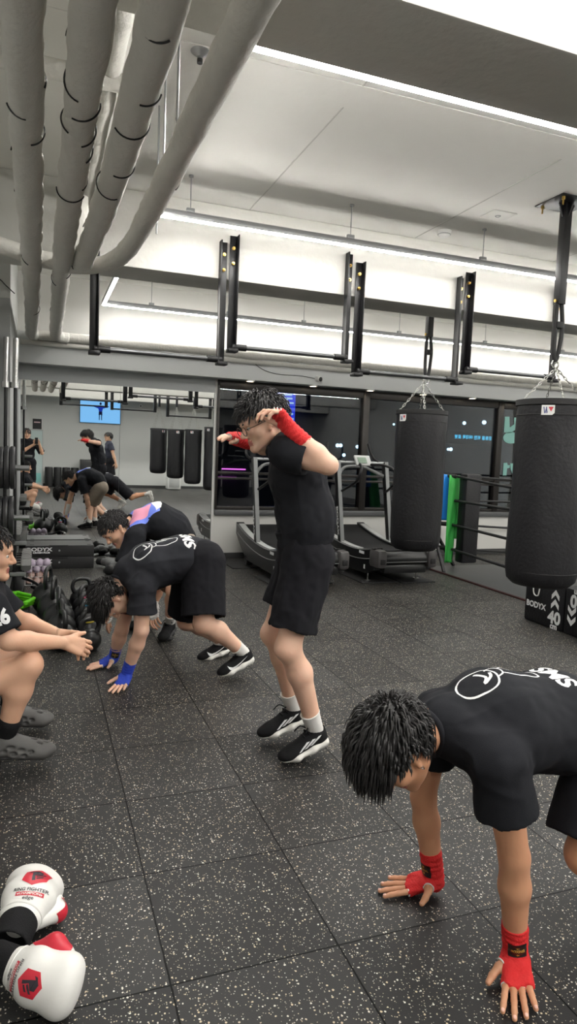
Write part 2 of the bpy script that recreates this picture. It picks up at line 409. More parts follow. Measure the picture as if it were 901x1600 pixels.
def relax(V, F, it, lam=.5):
    if not it: return V
    e = np.concatenate([F[:, [i, (i + 1) % F.shape[1]]] for i in range(F.shape[1])]); a, b = e[:, 0], e[:, 1]; N = len(V)
    deg = np.maximum(np.bincount(a, minlength=N) + np.bincount(b, minlength=N), 1)
    for _ in range(it):
        S = np.stack([np.bincount(a, V[b, i], N) + np.bincount(b, V[a, i], N) for i in range(3)], 1); V = V + lam * (S / deg[:, None] - V)
    return V
def vnormals(V, F):
    n = np.cross(V[F[:, 2]] - V[F[:, 0]], V[F[:, -1]] - V[F[:, 1]]); N = np.zeros_like(V)
    for i in range(F.shape[1]):
        for ax in range(3): N[:, ax] += np.bincount(F[:, i], n[:, ax], len(V))
    return N / np.maximum(np.linalg.norm(N, axis=1, keepdims=True), 1e-9)
def vnoise(P, seed=0):
    """smooth value noise in numpy, -1..1"""
    r = np.random.default_rng(seed); T = r.uniform(-1, 1, (32, 32, 32)); I = np.floor(P).astype(int); f = P - I; f = f * f * (3 - 2 * f); o = 0
    for i in (0, 1):
        for j in (0, 1):
            for k in (0, 1):
                wgt = (f[:, 0] if i else 1 - f[:, 0]) * (f[:, 1] if j else 1 - f[:, 1]) * (f[:, 2] if k else 1 - f[:, 2])
                o = o + wgt * T[(I[:, 0] + i) % 32, (I[:, 1] + j) % 32, (I[:, 2] + k) % 32]
    return o
def joinm(*ms):
    V = []; F = []; n = 0
    for v, f in ms: V.append(v); F.append(f + n); n += len(v)
    return np.concatenate(V), np.concatenate(F)
# ================================================================== the room
YW = 8.6; XL, XR = -.78, 9.6; YR = -6.2; ZC = 3.41; ZB = 2.83
def struct(b, name, m, **k): return tag(b.build(name, m, **k), kind='structure')
struct(MB().box((XL, YR, -.05), (XR, YW + .1, 0)), 'floor', M['floor'], loc=(0, 0, 0))
struct(MB().box((XL - .1, YR - .1, ZC), (XR + .1, YW + .3, ZC + .1)), 'ceiling', M['ceil'], loc=(0, 0, 0))
for k, y in enumerate((5.47, 1.93, -1.6, -5.1)):
    struct(MB().box((XL, y, ZB), (XR, y + .41, ZC), .012), 'ceiling_beam', M['beam'])
# shallow plaster seams on the ceiling bay
b = MB(); b.box((XL, 3.42, ZC - .004), (XR, 3.66, ZC + .01)); struct(b, 'ceiling_trim', M['ceil'])
b = MB()
for x in (1.6, 3.15, 4.7, 6.25): b.box((x, 2.34, ZC - .003), (x + .008, 3.42, ZC + .01)); b.box((x, 3.66, ZC - .003), (x + .008, 5.47, ZC + .01))
struct(b, 'ceiling_trim', mat('joint_line', (204, 203, 197), .8))
struct(MB().box((XL - .1, YR, 0), (XL, 6.45, ZC)), 'wall_left', M['wall'])
struct(MB().box((XR, YR, 0), (XR + .1, YW + .1, ZC)), 'wall_right', M['wall'])
struct(MB().box((XL - .1, YR - .1, 0), (XR + .1, YR, ZC)), 'wall_rear', M['wall'])
struct(MB().box((XL, 6.45, 0), (-.235, YW + .1, 2.68), .004), 'pillar_left', M['wallgrey'])
struct(MB().box((XL, 6.45, 2.68), (-.235, YW + .1, ZC)), 'wall_left_upper', M['wall'])
WX0 = 2.17
b = MB(); b.box((-.235, YW, 0), (WX0, YW + .1, 2.7)); b.box((WX0, YW, 0), (XR, YW + .1, .60)); b.box((WX0, YW, 2.36), (XR, YW + .1, 2.7)); b.box((XL, YW, 2.7), (XR, YW + .1, ZC))
struct(b, 'wall_back', M['lowwall'])
struct(MB().box((-.235, 8.36, 2.345), (XR, YW, 2.7), .004), 'soffit', M['soffit'])
struct(MB().box((-.235, YW - .012, 2.17), (2.136, YW + .01, 2.345)), 'wall_back_header', mat('header_panel_shaded', (168, 171, 171), .6))  # grey panel, its colour darkened for the shade under the soffit overhang
struct(MB().box((2.14, YW - .012, 0), (XR, YW, .078)), 'baseboard_back', M['dark'])
struct(MB().box((XL, YR, 0), (XR, YR + .012, .09)), 'baseboard_rear', M['dark'])
# windows: one long band, two mullion-divided rows
GL = glass_mat('window_glass', (.62, .66, .70), 1.0)
xs = [WX0, 4.315, 6.6, XR]
for i in range(3):
    x0, x1 = xs[i], xs[i + 1]
    b = MB()
    for (a, c) in (((x0, .655), (x1, .70)), ((x0, 1.055), (x1, 1.085)), ((x0, 1.125), (x1, 1.16)), ((x0, 2.24), (x1, 2.36))): b.box((a[0], YW - .02, a[1]), (c[0], YW + .08, c[1]), .003)
    wd = .05 if i else .03
    b.box((x0 - (.045 if i else 0), YW - .03, .655), (x0 + wd, YW + .08, 2.36), .004)
    b.box((x1 - .05, YW - .02, .655), (x1, YW + .08, 2.36), .004)
    xm = (x0 + x1) / 2 + (.12 if i == 0 else 0); b.box((xm - .025, YW - .01, .68), (xm + .025, YW + .08, 1.07), .003)
    f = struct(b, 'window_%d' % (i + 1), M['frame'])
    g = MB().box((x0, YW + .035, .66), (x1, YW + .041, 2.3)).build('pane', GL, f); f['kind'] = 'structure'
struct(MB().box((WX0, YW - .05, .585), (XR, YW + .08, .655), .006), 'window_sill', mat('sill_grey', (92, 93, 94), .4, .2))
# ---------------------------------------------------------------- mirror on the back wall
a = math.radians(.15); R = np.array([[math.cos(a), -math.sin(a), 0], [math.sin(a), math.cos(a), 0], [0, 0, 1]])
t = thing('wall_mirror', (.95, YW - .02, .045), 'wall-wide frameless mirror panel on the back wall left of the windows', 'mirror')
def mir(x0, x1):
    return MB().box((x0, -.004, .045), (x1, .004, 2.17))
for nm, (x0, x1) in (('mirror_panel', (-.235, .94)), ('mirror_panel', (.943, 2.13))):
    q = mir(x0 - .95, x1 - .95); V = np.concatenate(q.v) @ R.T + np.array((.95, YW - .022, 0)); mk(nm, V, q.f, M['mirror'], t)
MB().box((2.128, YW - .045, .045), (2.14, YW, 2.17)).build('edge_strip', M['white'], t)
# ---------------------------------------------------------------- LED light loops hung in the ceiling bays
def led_loop(x0, x1, y0, y1, z, label, rods, lm='led'):
    t = thing('led_light_loop', ((x0 + x1) / 2, (y0 + y1) / 2, z), label, 'ceiling light', 'rectangular loops of LED strip hung from the ceiling')
    h, d = MB(), MB(); e = .019
    for (p, q) in (((x0, y0), (x1, y0)), ((x0, y1), (x1, y1)), ((x0, y0), (x0, y1)), ((x1, y0), (x1, y1))):
        hx = e if p[0] == q[0] else 0; hy = e if p[1] == q[1] else 0; ex = 0 if hx else e; ey = 0 if hy else e
        h.box((p[0] - hx - ex, p[1] - hy - ey, z), (q[0] + hx + ex, q[1] + hy + ey, z + .05), .002)
        d.box((p[0] - hx * .85 - ex * .85, p[1] - hy * .85 - ey * .85, z - .011), (q[0] + hx * .85 + ex * .85, q[1] + hy * .85 + ey * .85, z), .004)
    h.build('housing', M['alu'], t); d.build('diffuser', M[lm], t)
    for (x, y) in rods:
        r = MB(); r.cyl((x, y, z + .05), (x, y, ZC), .004, n=8); r.box((x - .03, y - .015, z + .045), (x + .03, y + .015, z + .08), .004); r.cyl((x, y, ZC - .012), (x, y, ZC), .018, n=12)
        r.build('suspension_rod', M['alu'], t)
led_loop(.77, 8.9, 2.80, 5.0, 3.1, 'rectangular white LED loop over the jumping man, in front of the second beam', [(1.02, 5), (2.3, 5), (3.55, 5), (5, 5), (.77, 4.2)])
led_loop(.70, 8.9, 6.42, 8.27, 3.07, 'white LED loop farthest back, above the soffit over mirror and windows', [(1.25, 8.27), (2.2, 8.27), (3.2, 8.27), (4.6, 8.27), (6, 8.27), (7.4, 8.27)], 'led2')
led_loop(.77, 8.9, -1.0, 1.45, 3.1, 'white LED loop overhead behind the camera', [(1, 1.45), (4, 1.45), (1, -1), (4, -1)])
led_loop(.77, 8.9, -4.5, -2.2, 3.1, 'white LED loop nearest the rear wall', [(1, -2.2), (4, -2.2), (1, -4.5), (4, -4.5)], 'led3')
# downlights in the soffit
p0 = None
names = ['first', 'second', 'third', 'fourth', 'fifth', 'sixth', 'seventh']
for k, x in enumerate((2.55, 3.43, 4.28, 5.12, 5.95, 6.8, 7.6)):
    lab = 'small round recessed downlight in the soffit, %s from the mirror edge' % names[k]
    if p0 is None:
        t = thing('recessed_downlight', (x, 8.42, 2.345), lab, 'downlight', 'round downlights along the soffit')
        MB().lathe([(.062, 0), (.062, -.012), (.045, -.014), (.045, -.004)], (x, 8.42, 2.345)).build('trim_ring', M['white'], t)
        MB().lathe([(.045, -.008), (.0, -.010)], (x, 8.42, 2.345)).build('lens', M['lamp'], t); p0 = t
    else: copy_tree(p0, (x, 8.42, 2.345), label=lab)
# ================================================================== overhead pipes
def lagged(name, pts, r, label, ties, seed, sub=6, n=18, grp='lagged pipes under the ceiling'):
    P, _ = smooth_path(np.array(pts, float), sub); L = np.concatenate([[0], np.cumsum(np.linalg.norm(np.diff(P, axis=0), axis=1))])
    s = np.arange(0, L[-1], .03); Q = np.stack([np.interp(s, L, P[:, i]) for i in range(3)], 1)
    b = MB().tube(Q, r, n); V = b.v[0]; rr = np.random.default_rng(seed)
    m = len(Q); C = np.repeat(Q, n, 0); d = V - C; k = 1 + .10 * vnoise(V * np.array((9, 9, 9)) + seed, seed) + .05 * vnoise(V * 24 + 3, seed + 1)
    b.v[0] = C + d * k[:, None]
    t = thing(name, tuple(Q[len(Q) // 2] - np.array((0, 0, r))), label, 'pipe', grp); b.build('lagging', M['wrap'], t, smooth=180)
    for f in ties:
        i = int(f * (m - 2)); i = min(max(i, 1), m - 2); dd = _unit(Q[i + 1] - Q[i - 1]); dd = _unit(dd + .25 * rr.normal(size=3) * np.array((1, .3, 1)))
        u, v, _ = basis(dd); a0 = rr.uniform(0, 2 * PI); ln = rr.uniform(1.2, 3.4); n_ = 14
        arc = [Q[i] + r * 1.06 * (math.cos(a0 + ln * q / n_) * u + math.sin(a0 + ln * q / n_) * v) for q in range(n_ + 1)]; MB().tube(arc, .0032, 6).build('cable_tie', M['plastic'], t)
    return t
ZP = 2.655
lagged('ceiling_pipe', [(-.045, .3, ZP), (-.05, 2.4, ZP), (-.05, 4.5, ZP), (-.06, 6.5, ZP), (-.08, 8.0, ZP), (-.075, 8.24, ZP - .005), (.0, 8.285, ZP - .01)], .062, 'leftmost grey lagged pipe running overhead to the soffit', [.28, .3, .33, .36, .42, .57, .8], 1)
lagged('ceiling_pipe', [(.13, .3, ZP), (.135, 2.4, ZP), (.14, 4.5, ZP), (.155, 6.5, ZP), (.17, 7.9, ZP), (.2, 8.2, ZP - .005), (.32, 8.275, ZP - .01)], .062, 'second lagged pipe from the left, strapped with many black ties', [.24, .27, .29, .31, .315, .33, .34, .38, .4, .42, .6, .63, .8], 2)
lagged('ceiling_pipe', [(.31, .3, ZP), (.315, 2.4, ZP), (.305, 3.6, ZP), (.28, 4.5, ZP), (.265, 4.85, ZP), (.255, 4.98, ZP + .12), (.25, 5.0, ZP + .5)], .064, 'third lagged pipe, ending at the second beam beside the bent pipe', [.34, .42, .47, .55, .6, .75, .9], 3)
lagged('ceiling_pipe', [(.54, .3, ZP), (.535, 2.3, ZP), (.53, 3.4, ZP), (.51, 4.3, ZP), (.43, 4.72, ZP), (.28, 4.9, ZP), (.05, 5.0, ZP + .03), (-.35, 5.02, ZP + .1), (-.75, 5.03, ZP + .12)], .055, 'fourth pipe, bending left below the second beam', [.2, .5], 4)
lagged('soffit_pipe', [(-.05, 8.29, ZP), (2, 8.29, ZP), (4.5, 8.29, ZP), (7, 8.29, ZP), (9.5, 8.29, ZP)], .055, 'pale lagged pipe running along the top of the soffit', [], 5, grp='soffit pipes')
lagged('soffit_pipe', [(-.2, 8.31, ZP - .085), (2, 8.31, ZP - .085), (4.5, 8.31, ZP - .085), (7, 8.31, ZP - .085), (9.5, 8.31, ZP - .085)], .028, 'thin pale pipe just beneath the soffit pipe', [], 6, grp='soffit pipes')
lagged('branch_pipe', [(-.75, 2.9, ZC - .13), (-.2, 2.9, ZC - .13), (.22, 2.9, ZC - .13), (.30, 2.92, ZC - .14), (.31, 3.05, ZC - .15), (.31, 3.6, ZC - .15), (.31, 5.4, ZC - .15)], .055, 'white pipe close to the ceiling crossing behind the first three pipes', [.3], 7, grp='white pipes close to the ceiling')
lagged('branch_pipe', [(-.75, 3.55, ZC - .2), (-.1, 3.55, ZC - .2), (.42, 3.55, ZC - .2), (.5, 3.6, ZC - .2), (.5, 4.0, ZC - .2), (.5, 5.4, ZC - .2)], .045, 'lower white pipe crossing behind the second and third pipes', [], 8, grp='white pipes close to the ceiling')
for i, (x, y) in enumerate(((.5, 2.75), (.55, 3.35), (.64, 4.1))):
    tag(MB().cyl((x, y, ZP + .04), (x, y, ZC), .005, n=8).build('threaded_rod', M['alu']), 'thin pipe hanger rod between the third and fourth pipe, %s' % ('near the camera', 'in the middle', 'nearest the second beam')[i], 'rod', 'pipe hanger rods')

# ================================================================== pull-up frames on the second beam
def frame(x0, x1, zb, zt, label):
    y = 5.44; t = thing('pull_up_frame', ((x0 + x1) / 2, y - .05, zb), label, 'pull-up bar', 'pull-up frames on the second beam')
    for x, s in ((x0, 1), (x1, -1)):
        p = MB(); p.box((x - .032, y - .008, zb - .02), (x + .032, y, zt), .001); p.box((x + s * .024, y - .07, zb - .02), (x + s * .032, y, zt), .001)
        po = p.build('post', M['black'], t)
        for z in (zt - .10, zt - .22): q = MB().cyl((x - s * .004, y - .03, z), (x - s * .004, y - .008, z), .014, n=6); q.cyl((x - s * .004, y - .042, z), (x - s * .004, y - .03, z), .007, n=10); q.build('bolt', M['brass'], po)
        c = MB().box((x - .04, y - .09, zb - .045), (x + .045, y + .006, zb - .015), .006); c.cyl((x, y - .045, zb), (x + s * .12, y - .045, zb), .026, n=14); c.build('end_bracket', M['black'], t)
    MB().cyl((x0 + .03, y - .045, zb), (x1 - .03, y - .045, zb), .0175, n=18).build('bar', mat('knurled_bar', (92, 93, 95), .3, .8), t)
frame(.39, 1.385, 2.175, 3.11, 'leftmost black pull-up frame on the second beam, the lower pair')
frame(1.47, 2.50, 2.285, 3.17, 'second pull-up frame from the left, mounted higher')
frame(2.60, 3.63, 2.180, 3.11, 'third pull-up frame from the left, over the running machines')
frame(3.72, 4.75, 2.285, 3.17, 'rightmost pull-up frame, behind the big punch bag chains')

# ================================================================== punch bags
def chain(b, p, q, n, r=.0029, L=None):
    p, q = np.array(p, float), np.array(q, float); d = (q - p) / n; u, v, dd = basis(d); ln = np.linalg.norm(d)
    for i in range(n):
        c = p + d * (i + .5); w_ = u if i % 2 else v
        pts = [c + dd * ln * .72 * math.cos(t) * (1 if True else 0) + w_ * ln * .26 * math.sin(t) for t in np.linspace(0, 2 * PI, 12, endpoint=False)]
        b.tube(pts, r, 5, closed=True)
def punch_bag(x, y, zb, zt, r, label, links, zhook, group, tagang=None, seed=1, drop=False):
    t = thing('punch_bag', (x, y, zb), label, 'punch bag', group)
    pr = [(0, 0), (r * .5, .004), (r * .80, .02), (r * .95, .06), (r, .13)] + [(r * (1 + .012 * math.sin(z * 5)), z) for z in np.linspace(.2, zt - zb - .16, 14)] + [(r * 1.0, zt - zb - .10), (r * 1.0, zt - zb - .02), (r * .985, zt - zb), (r * .93, zt - zb + .004), (r * .9, zt - zb - .02), (0, zt - zb - .03)]
    b = MB().lathe(pr, (x, y, zb), n=48); V = b.v[0]; C = np.array((x, y, 0)); rad = V - C; rad[:, 2] = 0
    b.v[0] = V + rad / r * (.007 * vnoise(V * np.array((5, 5, 4)) + seed * 3.7, seed) + .004 * vnoise(V * np.array((14, 14, 9)), seed + 1))[:, None]
    body = b.build('bag_body', M['leather'], t, smooth=60)
    s = MB()
    for z in (zt - .105, zb + .135): s.torus((x, y, z), r * 1.003, .0035, n=48, k=6)
    s.build('seam', M['rubber'], body)
    MB().lathe([(r * 1.0, zt - zb - .035), (r * 1.035, zt - zb - .03), (r * 1.035, zt - zb + .012), (r * .98, zt - zb + .014), (r * .96, zt - zb - .01)], (x, y, zb), n=48).build('rim_band', M['rubber'], t)
    hk = np.array((x, y, zhook)); c = MB()
    for k in range(4):
        a = PI / 4 + .35 + k * PI / 2; e = np.array((x + r * .93 * math.cos(a), y + r * .93 * math.sin(a), zt - .005)); chain(c, e, hk - np.array((0, 0, .02)), links); 
        c.box(e - .012, e + np.array((.012, .012, .02)), .003)
    c.torus(hk, .022, .005, (1, 0, 0), n=18); c.build('chain', M['chain'], t)
    if tagang is not None:
        a = tagang; n_ = np.array((math.cos(a), math.sin(a), 0)); u = np.array((-math.sin(a), math.cos(a), 0)); o = np.array((x, y, zt - .075)) + n_ * (r * 1.012); s = r / .26
        P = [(-.045, -.035), (.03, -.035), (.045, -.02), (.045, .035), (-.045, .035)]
        V, F = lay(np.array(P) * s, [(0, 1, 2, 3, 4)], o, u, (0, 0, 1), .002); lb = mk('brand_label', V, F, M['white'], t)
        q = MB(); W_ = [[(-.033, .022), (-.026, .022), (-.020, -.012), (-.014, .022), (-.008, .022), (-.016, -.024), (-.024, -.024)], [(-.016, .022), (-.010, .022), (-.004, -.012), (-.002, -.004), (-.004, -.024), (-.010, -.024)]]
        V2, F2 = poly_tris(W_); V, F = lay(V2 * s, F2, o, u, (0, 0, 1), .004); mk('brand_mark', V, F, mat('label_blue', (70, 80, 130), .5), lb)
        V2, F2 = poly_tris([[(.002, .022), (.036, .022), (.02, -.012)]]); V, F = lay(V2 * s, F2, o, u, (0, 0, 1), .004); mk('brand_mark', V, F, mat('label_red', (200, 60, 70), .5), lb)
    return t
def hanger(x, y, ztop, zbot, label, plate=True):
    t = thing('bag_hanger', (x, y, zbot), label, 'bag hanger', 'punch bag hangers'); b = MB()
    b.box((x - .032, y - .032, zbot + .42), (x + .032, y + .032, ztop), .003)
    b.build('post', M['black'], t)
    if plate:
        p = MB().box((x - .17, y - .15, ztop - .008), (x + .15, y + .15, ztop), .001)
        for sx in (-1, 1):
            p.prism([(.03 * sx, 0), (.075 * sx, 0), (.03 * sx, -.10)], -.004, .004, lambda u, v, w_: (x + u, y + w_, ztop - .008 + v)); p.prism([(.03 * sx, 0), (.075 * sx, 0), (.03 * sx, -.10)], -.004, .004, lambda u, v, w_: (x + w_, y + u, ztop - .008 + v))
        p.build('ceiling_plate', M['black'], t)
        for sx in (-.13, .11):
            for sy in (-.11, .11): q = MB().cyl((x + sx, y + sy, ztop - .03), (x + sx, y + sy, ztop - .008), .013, n=6); q.cyl((x + sx, y + sy, ztop - .065), (x + sx, y + sy, ztop - .03), .006, n=8); q.build('anchor_bolt', M['brass'], t)
    s = MB().tube([(x + .02, y, zbot + .44), (x + .035, y - .01, zbot + .25), (x + .025, y, zbot + .06), (x, y, zbot), (x - .022, y, zbot + .08), (x - .026, y, zbot + .26), (x - .02, y, zbot + .44)], .017, 8, sub=5)
    s.box((x - .03, y - .03, zbot + .24), (x + .035, y + .03, zbot + .29), .008)
    s.build('webbing_strap', M['rubber'], t)
    MB().cyl((x - .045, y, zbot + .445), (x + .045, y, zbot + .445), .012, n=12).build('strap_pin', M['brass'], t)
    MB().torus((x, y, zbot - .03), .032, .006, (0, 1, 0), n=18).build('carabiner', M['steel'], t)
hanger(3.73, 4.24, ZC, 2.24, 'black steel bag hanger bolted to the ceiling above the big right bag')
punch_bag(3.73, 4.22, .475, 1.915, .27, 'big black punch bag at the right edge, nearest the camera', 12, 2.20, 'black punch bags hung on chains', tagang=-2.42, seed=2)
hanger(3.80, 6.2, ZC, 2.28, 'black bag hanger behind the second beam above the middle bag')
punch_bag(3.77, 6.2, .455, 1.925, .262, 'black punch bag hanging in front of the middle running machine', 11, 2.25, 'black punch bags hung on chains', tagang=-2.9, seed=5)
# ---- the row by the rear wall, seen in the mirror
for k, (x, y, zb, zt, nm) in enumerate(((3.48, -3.45, .62, 1.97, 'farthest left of the row in the mirror'), (3.93, -3.05, .50, 1.96, 'second of the row in the mirror'), (4.38, -2.7, .36, 1.97, 'third of the row in the mirror'), (4.92, -2.5, .19, 2.06, 'longest, last of the row by the mirror edge'))):
    punch_bag(x, y, zb, zt, .25, 'black punch bag reflected in the mirror, ' + nm, 8, 2.62, 'black punch bags by the rear wall', tagang=PI / 2 + .4 * (k - 1), seed=10 + k)
    tag(MB().box((x - .03, y - .03, 2.63), (x + .03, y + .03, ZC), .003).build('bag_drop_post', M['black']), 'black drop post of the rear bag ' + nm.replace(' of the row in the mirror', ' in the mirror row'), 'bag hanger', 'rear punch bag hangers')

# ================================================================== running machines
def rounded(n, u0, v0, w_): pass
def treadmill(X0, label):
    w_ = .74; t = thing('treadmill', (X0 + w_ / 2, 7.4, 0), label, 'treadmill', 'curved running machines under the windows')
    ys = np.linspace(6.62, 8.38, 25)
    def top(y):      # curved running deck: dips two thirds to the rear, rises to the front
        s = (y - 6.62) / 1.76; return .315 + .165 * max(0, s - .33) ** 2 / .45 + .07 * max(0, .33 - s) ** 2 / .11
    def bot(y):
        s = (y - 6.62) / 1.76; return .10 + .27 * (max(0, s - .70) / .3) ** 1.3 + .07 * max(0, .12 - s) / .12
    for x0, x1 in ((X0, X0 + .10), (X0 + w_ - .10, X0 + w_)):
        b = MB(); n = len(ys); pr = [(y, bot(y)) for y in ys] + [(y, top(y) + .035) for y in ys[::-1]]
        b.prism(pr, x0, x1, lambda u, v, w2: (w2, u, v)); sp = b.build('side_panel', M['plastic'], t)
        for dz, rr, mm in ((-.075, .006, M['grey']), (.03, .006, M['grey'])):
            xx = x0 - .002 if x0 == X0 else x1 + .002
            MB().tube([(xx, y, top(y) + dz) for y in ys[1:-1]], rr, 6).build('trim_line', mm, sp)
        b = MB(); xi = x0 + .012, x1 - .012; yy = [y for y in ys if 7.02 < y < 8.36]
        V = []; F = []
        for i, y in enumerate(yy):
            V += [(xi[0], y, top(y) + .044), (xi[1], y, top(y) + .044), (xi[1], y, top(y) + .03), (xi[0], y, top(y) + .03)]
            if i: a = 4 * i; F += [(a - 4, a - 3, a + 1, a), (a - 3, a - 2, a + 2, a + 1), (a - 1, a - 4, a, a + 3)]
        F += [(0, 1, 2, 3), tuple(4 * len(yy) - 4 + i for i in (3, 2, 1, 0))]
        b.add(V, F); b.build('foot_rail', M['lgrey'], t)
        c = MB().box((x0 - .012, 6.50, .20), (x1 + .012, 6.74, .41), .04); rc = c.build('rear_cap', mat('dark_cap', (70, 68, 68), .35), t)
        MB().box((x0 + .02, 6.492, .25), (x1 - .02, 6.51, .31), .006).build('cap_recess', M['rubber'], rc)
        # uprights and horns
        xc = x0 + .05; s = -1 if x0 == X0 else 1
        p = MB().obox((xc + s * .02, 7.52, .12), (xc + s * .02, 7.80, 1.36), .05, .085, (0, 1, 0), .008); po = p.build('upright', M['plastic'], t)
        q = MB().obox((xc + s * .02, 7.475, .13), (xc + s * .02, 7.755, 1.37), .05, .008, (0, 1, 0), .002); q.build('upright_cover', M['grey'], po)
        h = MB().tube([(xc - s * .1, 7.80, 1.36), (xc + s * .02, 7.84, 1.355), (xc + s * .03, 7.98, 1.36), (xc + s * .02, 8.14, 1.42), (xc - s * .02, 8.22, 1.60)], .017, 10, sub=4); h.build('horn_grip', M['black'], t)
        h = MB().tube([(xc + s * .0, 7.70, .98), (xc - s * .03, 7.50, 1.06), (xc - s * .06, 7.36, 1.14), (xc - s * .10, 7.34, 1.28), (xc - s * .16, 7.5, 1.33), (xc - s * .24, 7.68, 1.33)], .017, 10, sub=4); h.build('side_handle', M['black'], t)
        for y in (6.85, 8.0):
            xx = xc; f = MB(); f.cyl((xx, y, .008), (xx, y, .16), .008, n=10); f.cyl((xx, y, .012), (xx, y, .025), .035, n=14); f.build('levelling_foot', M['steel'], t)
        if x0 == X0:
            # maker's name up the upright and two stickers on the flank
            V2, F2 = text_tris('BODYX', .105, .004); d = _unit(np.array((0, .28, 1.24)));  o = np.array((xc - .036 - .02, 7.62, .62))
            V, F = lay(V2 * np.array((1, .62)), F2, o, -d, np.cross(d, (1, 0, 0)) * 1.0, .0015)
            mk('maker_name', V, F, M['ink'], po)
            for (y0, y1, z0, z1) in ((6.87, 6.99, .315, .345), (6.83, 6.86, .15, .20)):
                MB().box((X0 - .004, y0, z0), (X0 + .001, y1, z1)).build('sticker', M['ink'], sp)
    wz = MB().box((X0 + .06, 7.86, .06), (X0 + w_ - .06, 7.98, .2), .02); wz.cyl((X0 + .0, 7.92, .09), (X0 + .08, 7.92, .09), .06, n=18); wz.cyl((X0 + w_ - .08, 7.92, .09), (X0 + w_, 7.92, .09), .06, n=18); wz.build('transport_wheel', M['rubber'], t)
    # slatted belt
    b = MB(); V = []; F = []
    for i, y in enumerate(np.linspace(6.60, 8.36, 60)):
        z = top(y) + .012; V += [(X0 + .095, y, z), (X0 + w_ - .095, y, z), (X0 + .095, y + .004, z - .008), (X0 + w_ - .095, y + .004, z - .008)]
        if i: a = 4 * i; F += [(a - 2, a - 1, a + 1, a), (a, a + 1, a + 3, a + 2)]
    b.add(V, F); b.build('slat_belt', M['rubber'], t, smooth=0)
    r = MB().cyl((X0 + .1, 6.62, .30), (X0 + w_ - .1, 6.62, .30), .085, n=24); r.box((X0 + .1, 6.55, .14), (X0 + w_ - .1, 8.2, .24), .02); rr_ = r.build('rear_roller', M['plastic'], t)
    MB().box((X0 + .11, 6.528, .268), (X0 + w_ - .11, 6.535, .276)).build('roller_groove', M['grey'], rr_)
    c = MB().cyl((X0 + .02, 7.80, 1.35), (X0 + w_ - .02, 7.80, 1.35), .019, n=14); c.build('cross_bar', M['alu'], t)
    g = MB().tube([(X0 + .05, 7.76, 1.18), (X0 + .14, 7.9, 1.24), (X0 + .26, 7.98, 1.29), (X0 + w_ - .26, 7.98, 1.29), (X0 + w_ - .14, 7.9, 1.24), (X0 + w_ - .05, 7.76, 1.18)], .021, 12, sub=4); g.build('front_tube', M['grey'], t)
    R = np.array([[1, 0, 0], [0, math.cos(.9), -math.sin(.9)], [0, math.sin(.9), math.cos(.9)]]); cx = X0 + w_ / 2
    co = MB().box((cx - .11, 7.76 - .08, 1.37 - .012), (cx + .11, 7.76 + .08, 1.37 + .02), .01, R).build('console', M['lgrey'], t)
    MB().box((cx - .07, 7.76 - .05, 1.385), (cx + .05, 7.76 + .05, 1.397), .002, R).v[0]
    s = MB().box((cx - .08, 7.735 - .045, 1.383 - .003), (cx + .04, 7.735 + .045, 1.383 + .003), .001, R); s.build('display', mat('lcd', (120, 138, 122), .3), co)
treadmill(2.42, 'curved running machine behind the jumping man, nearest the mirror')
treadmill(3.52, 'curved running machine behind the middle punch bag, right of the jumping man')
for k, (x0, y0, x1, y1, nm) in enumerate(((2.23, 7.82, 2.95, 8.4, 'at the front wheel of the left machine'), (2.36, 6.78, 3.1, 7.32, 'behind the jumping man, left machine'), (3.44, 6.72, 3.90, 7.42, 'at the left rear foot of the right machine'), (3.92, 6.66, 4.36, 7.38, 'at the right rear foot of the right machine'))):
    tag(MB().box((x0, y0, 0), (x1, y1, .012), .003).build('floor_pad', M['rubber']), 'thin black rubber floor pad ' + nm, 'rubber pad', 'black pads beneath the running machines')

# ================================================================== boxing ring corner
t = thing('boxing_ring', (6.5, 6.0, 0), 'black low boxing ring with padded corner post and dark ropes at right', 'boxing ring')
MB().box((4.78, 2.6, 0), (9.2, 7.58, .022), .004).build('mat', mat('ring_mat', (66, 67, 68), .4, bump=.05, bscale=30, var=.15), t)
MB().box((4.765, 2.6, 0), (4.785, 7.6, .018), .003).build('mat_edge', mat('ring_edge_red', (62, 30, 29), .6), t)
MB().box((5.02, 7.10, .13), (5.25, 7.27, 1.265), .03).build('corner_pad', M['leather'], t)
po = MB().cyl((4.86, 7.62, .0), (4.86, 7.62, 1.42), .04, n=18).build('corner_post', M['black'], t)
for (a, b_) in (((4.86, 7.60, .62), (4.80, 7.15, .02)), ((4.86, 7.64, .62), (5.22, 7.56, .02)), ((4.86, 7.62, .62), (4.55, 7.9, .02))):
    MB().obox(a, b_, .035, .035, (0, .3, 1), .004).build('brace_leg', M['black'], t)
for z0, z1, z2 in ((1.225, 1.145, 1.19), (.915, .905, .89), (.60, .57, .53), (.285, .25, .20)):
    MB().tube([(5.0, 7.30, z0), (4.95, 6.0, z1 + .005), (4.93, 4.6, z1 - .005), (4.93, 2.9, z0)], .017, 10, sub=5).build('rope', M['rubber'], t)
    MB().tube([(5.1, 7.36, z0), (6.2, 7.5, z2), (7.6, 7.5, z2 - .01), (9.1, 7.45, z0)], .015, 10, sub=5).build('rope', M['rubber'], t)
    k = MB().cyl((4.86, 7.60, z0), (5.02, 7.33, z0), .028, n=14); k.torus((5.03, 7.31, z0), .03, .008, (0, 0, 1)); k.build('turnbuckle', M['rubber'], t)
MB().obox((4.86, 7.62, .60), (4.45, 7.66, .61), .05, .05, bev=.01).build('tie_bar', M['black'], t)
MB().obox((4.86, 7.62, .29), (4.45, 7.66, .30), .06, .06, bev=.01).build('tie_bar', M['black'], t)
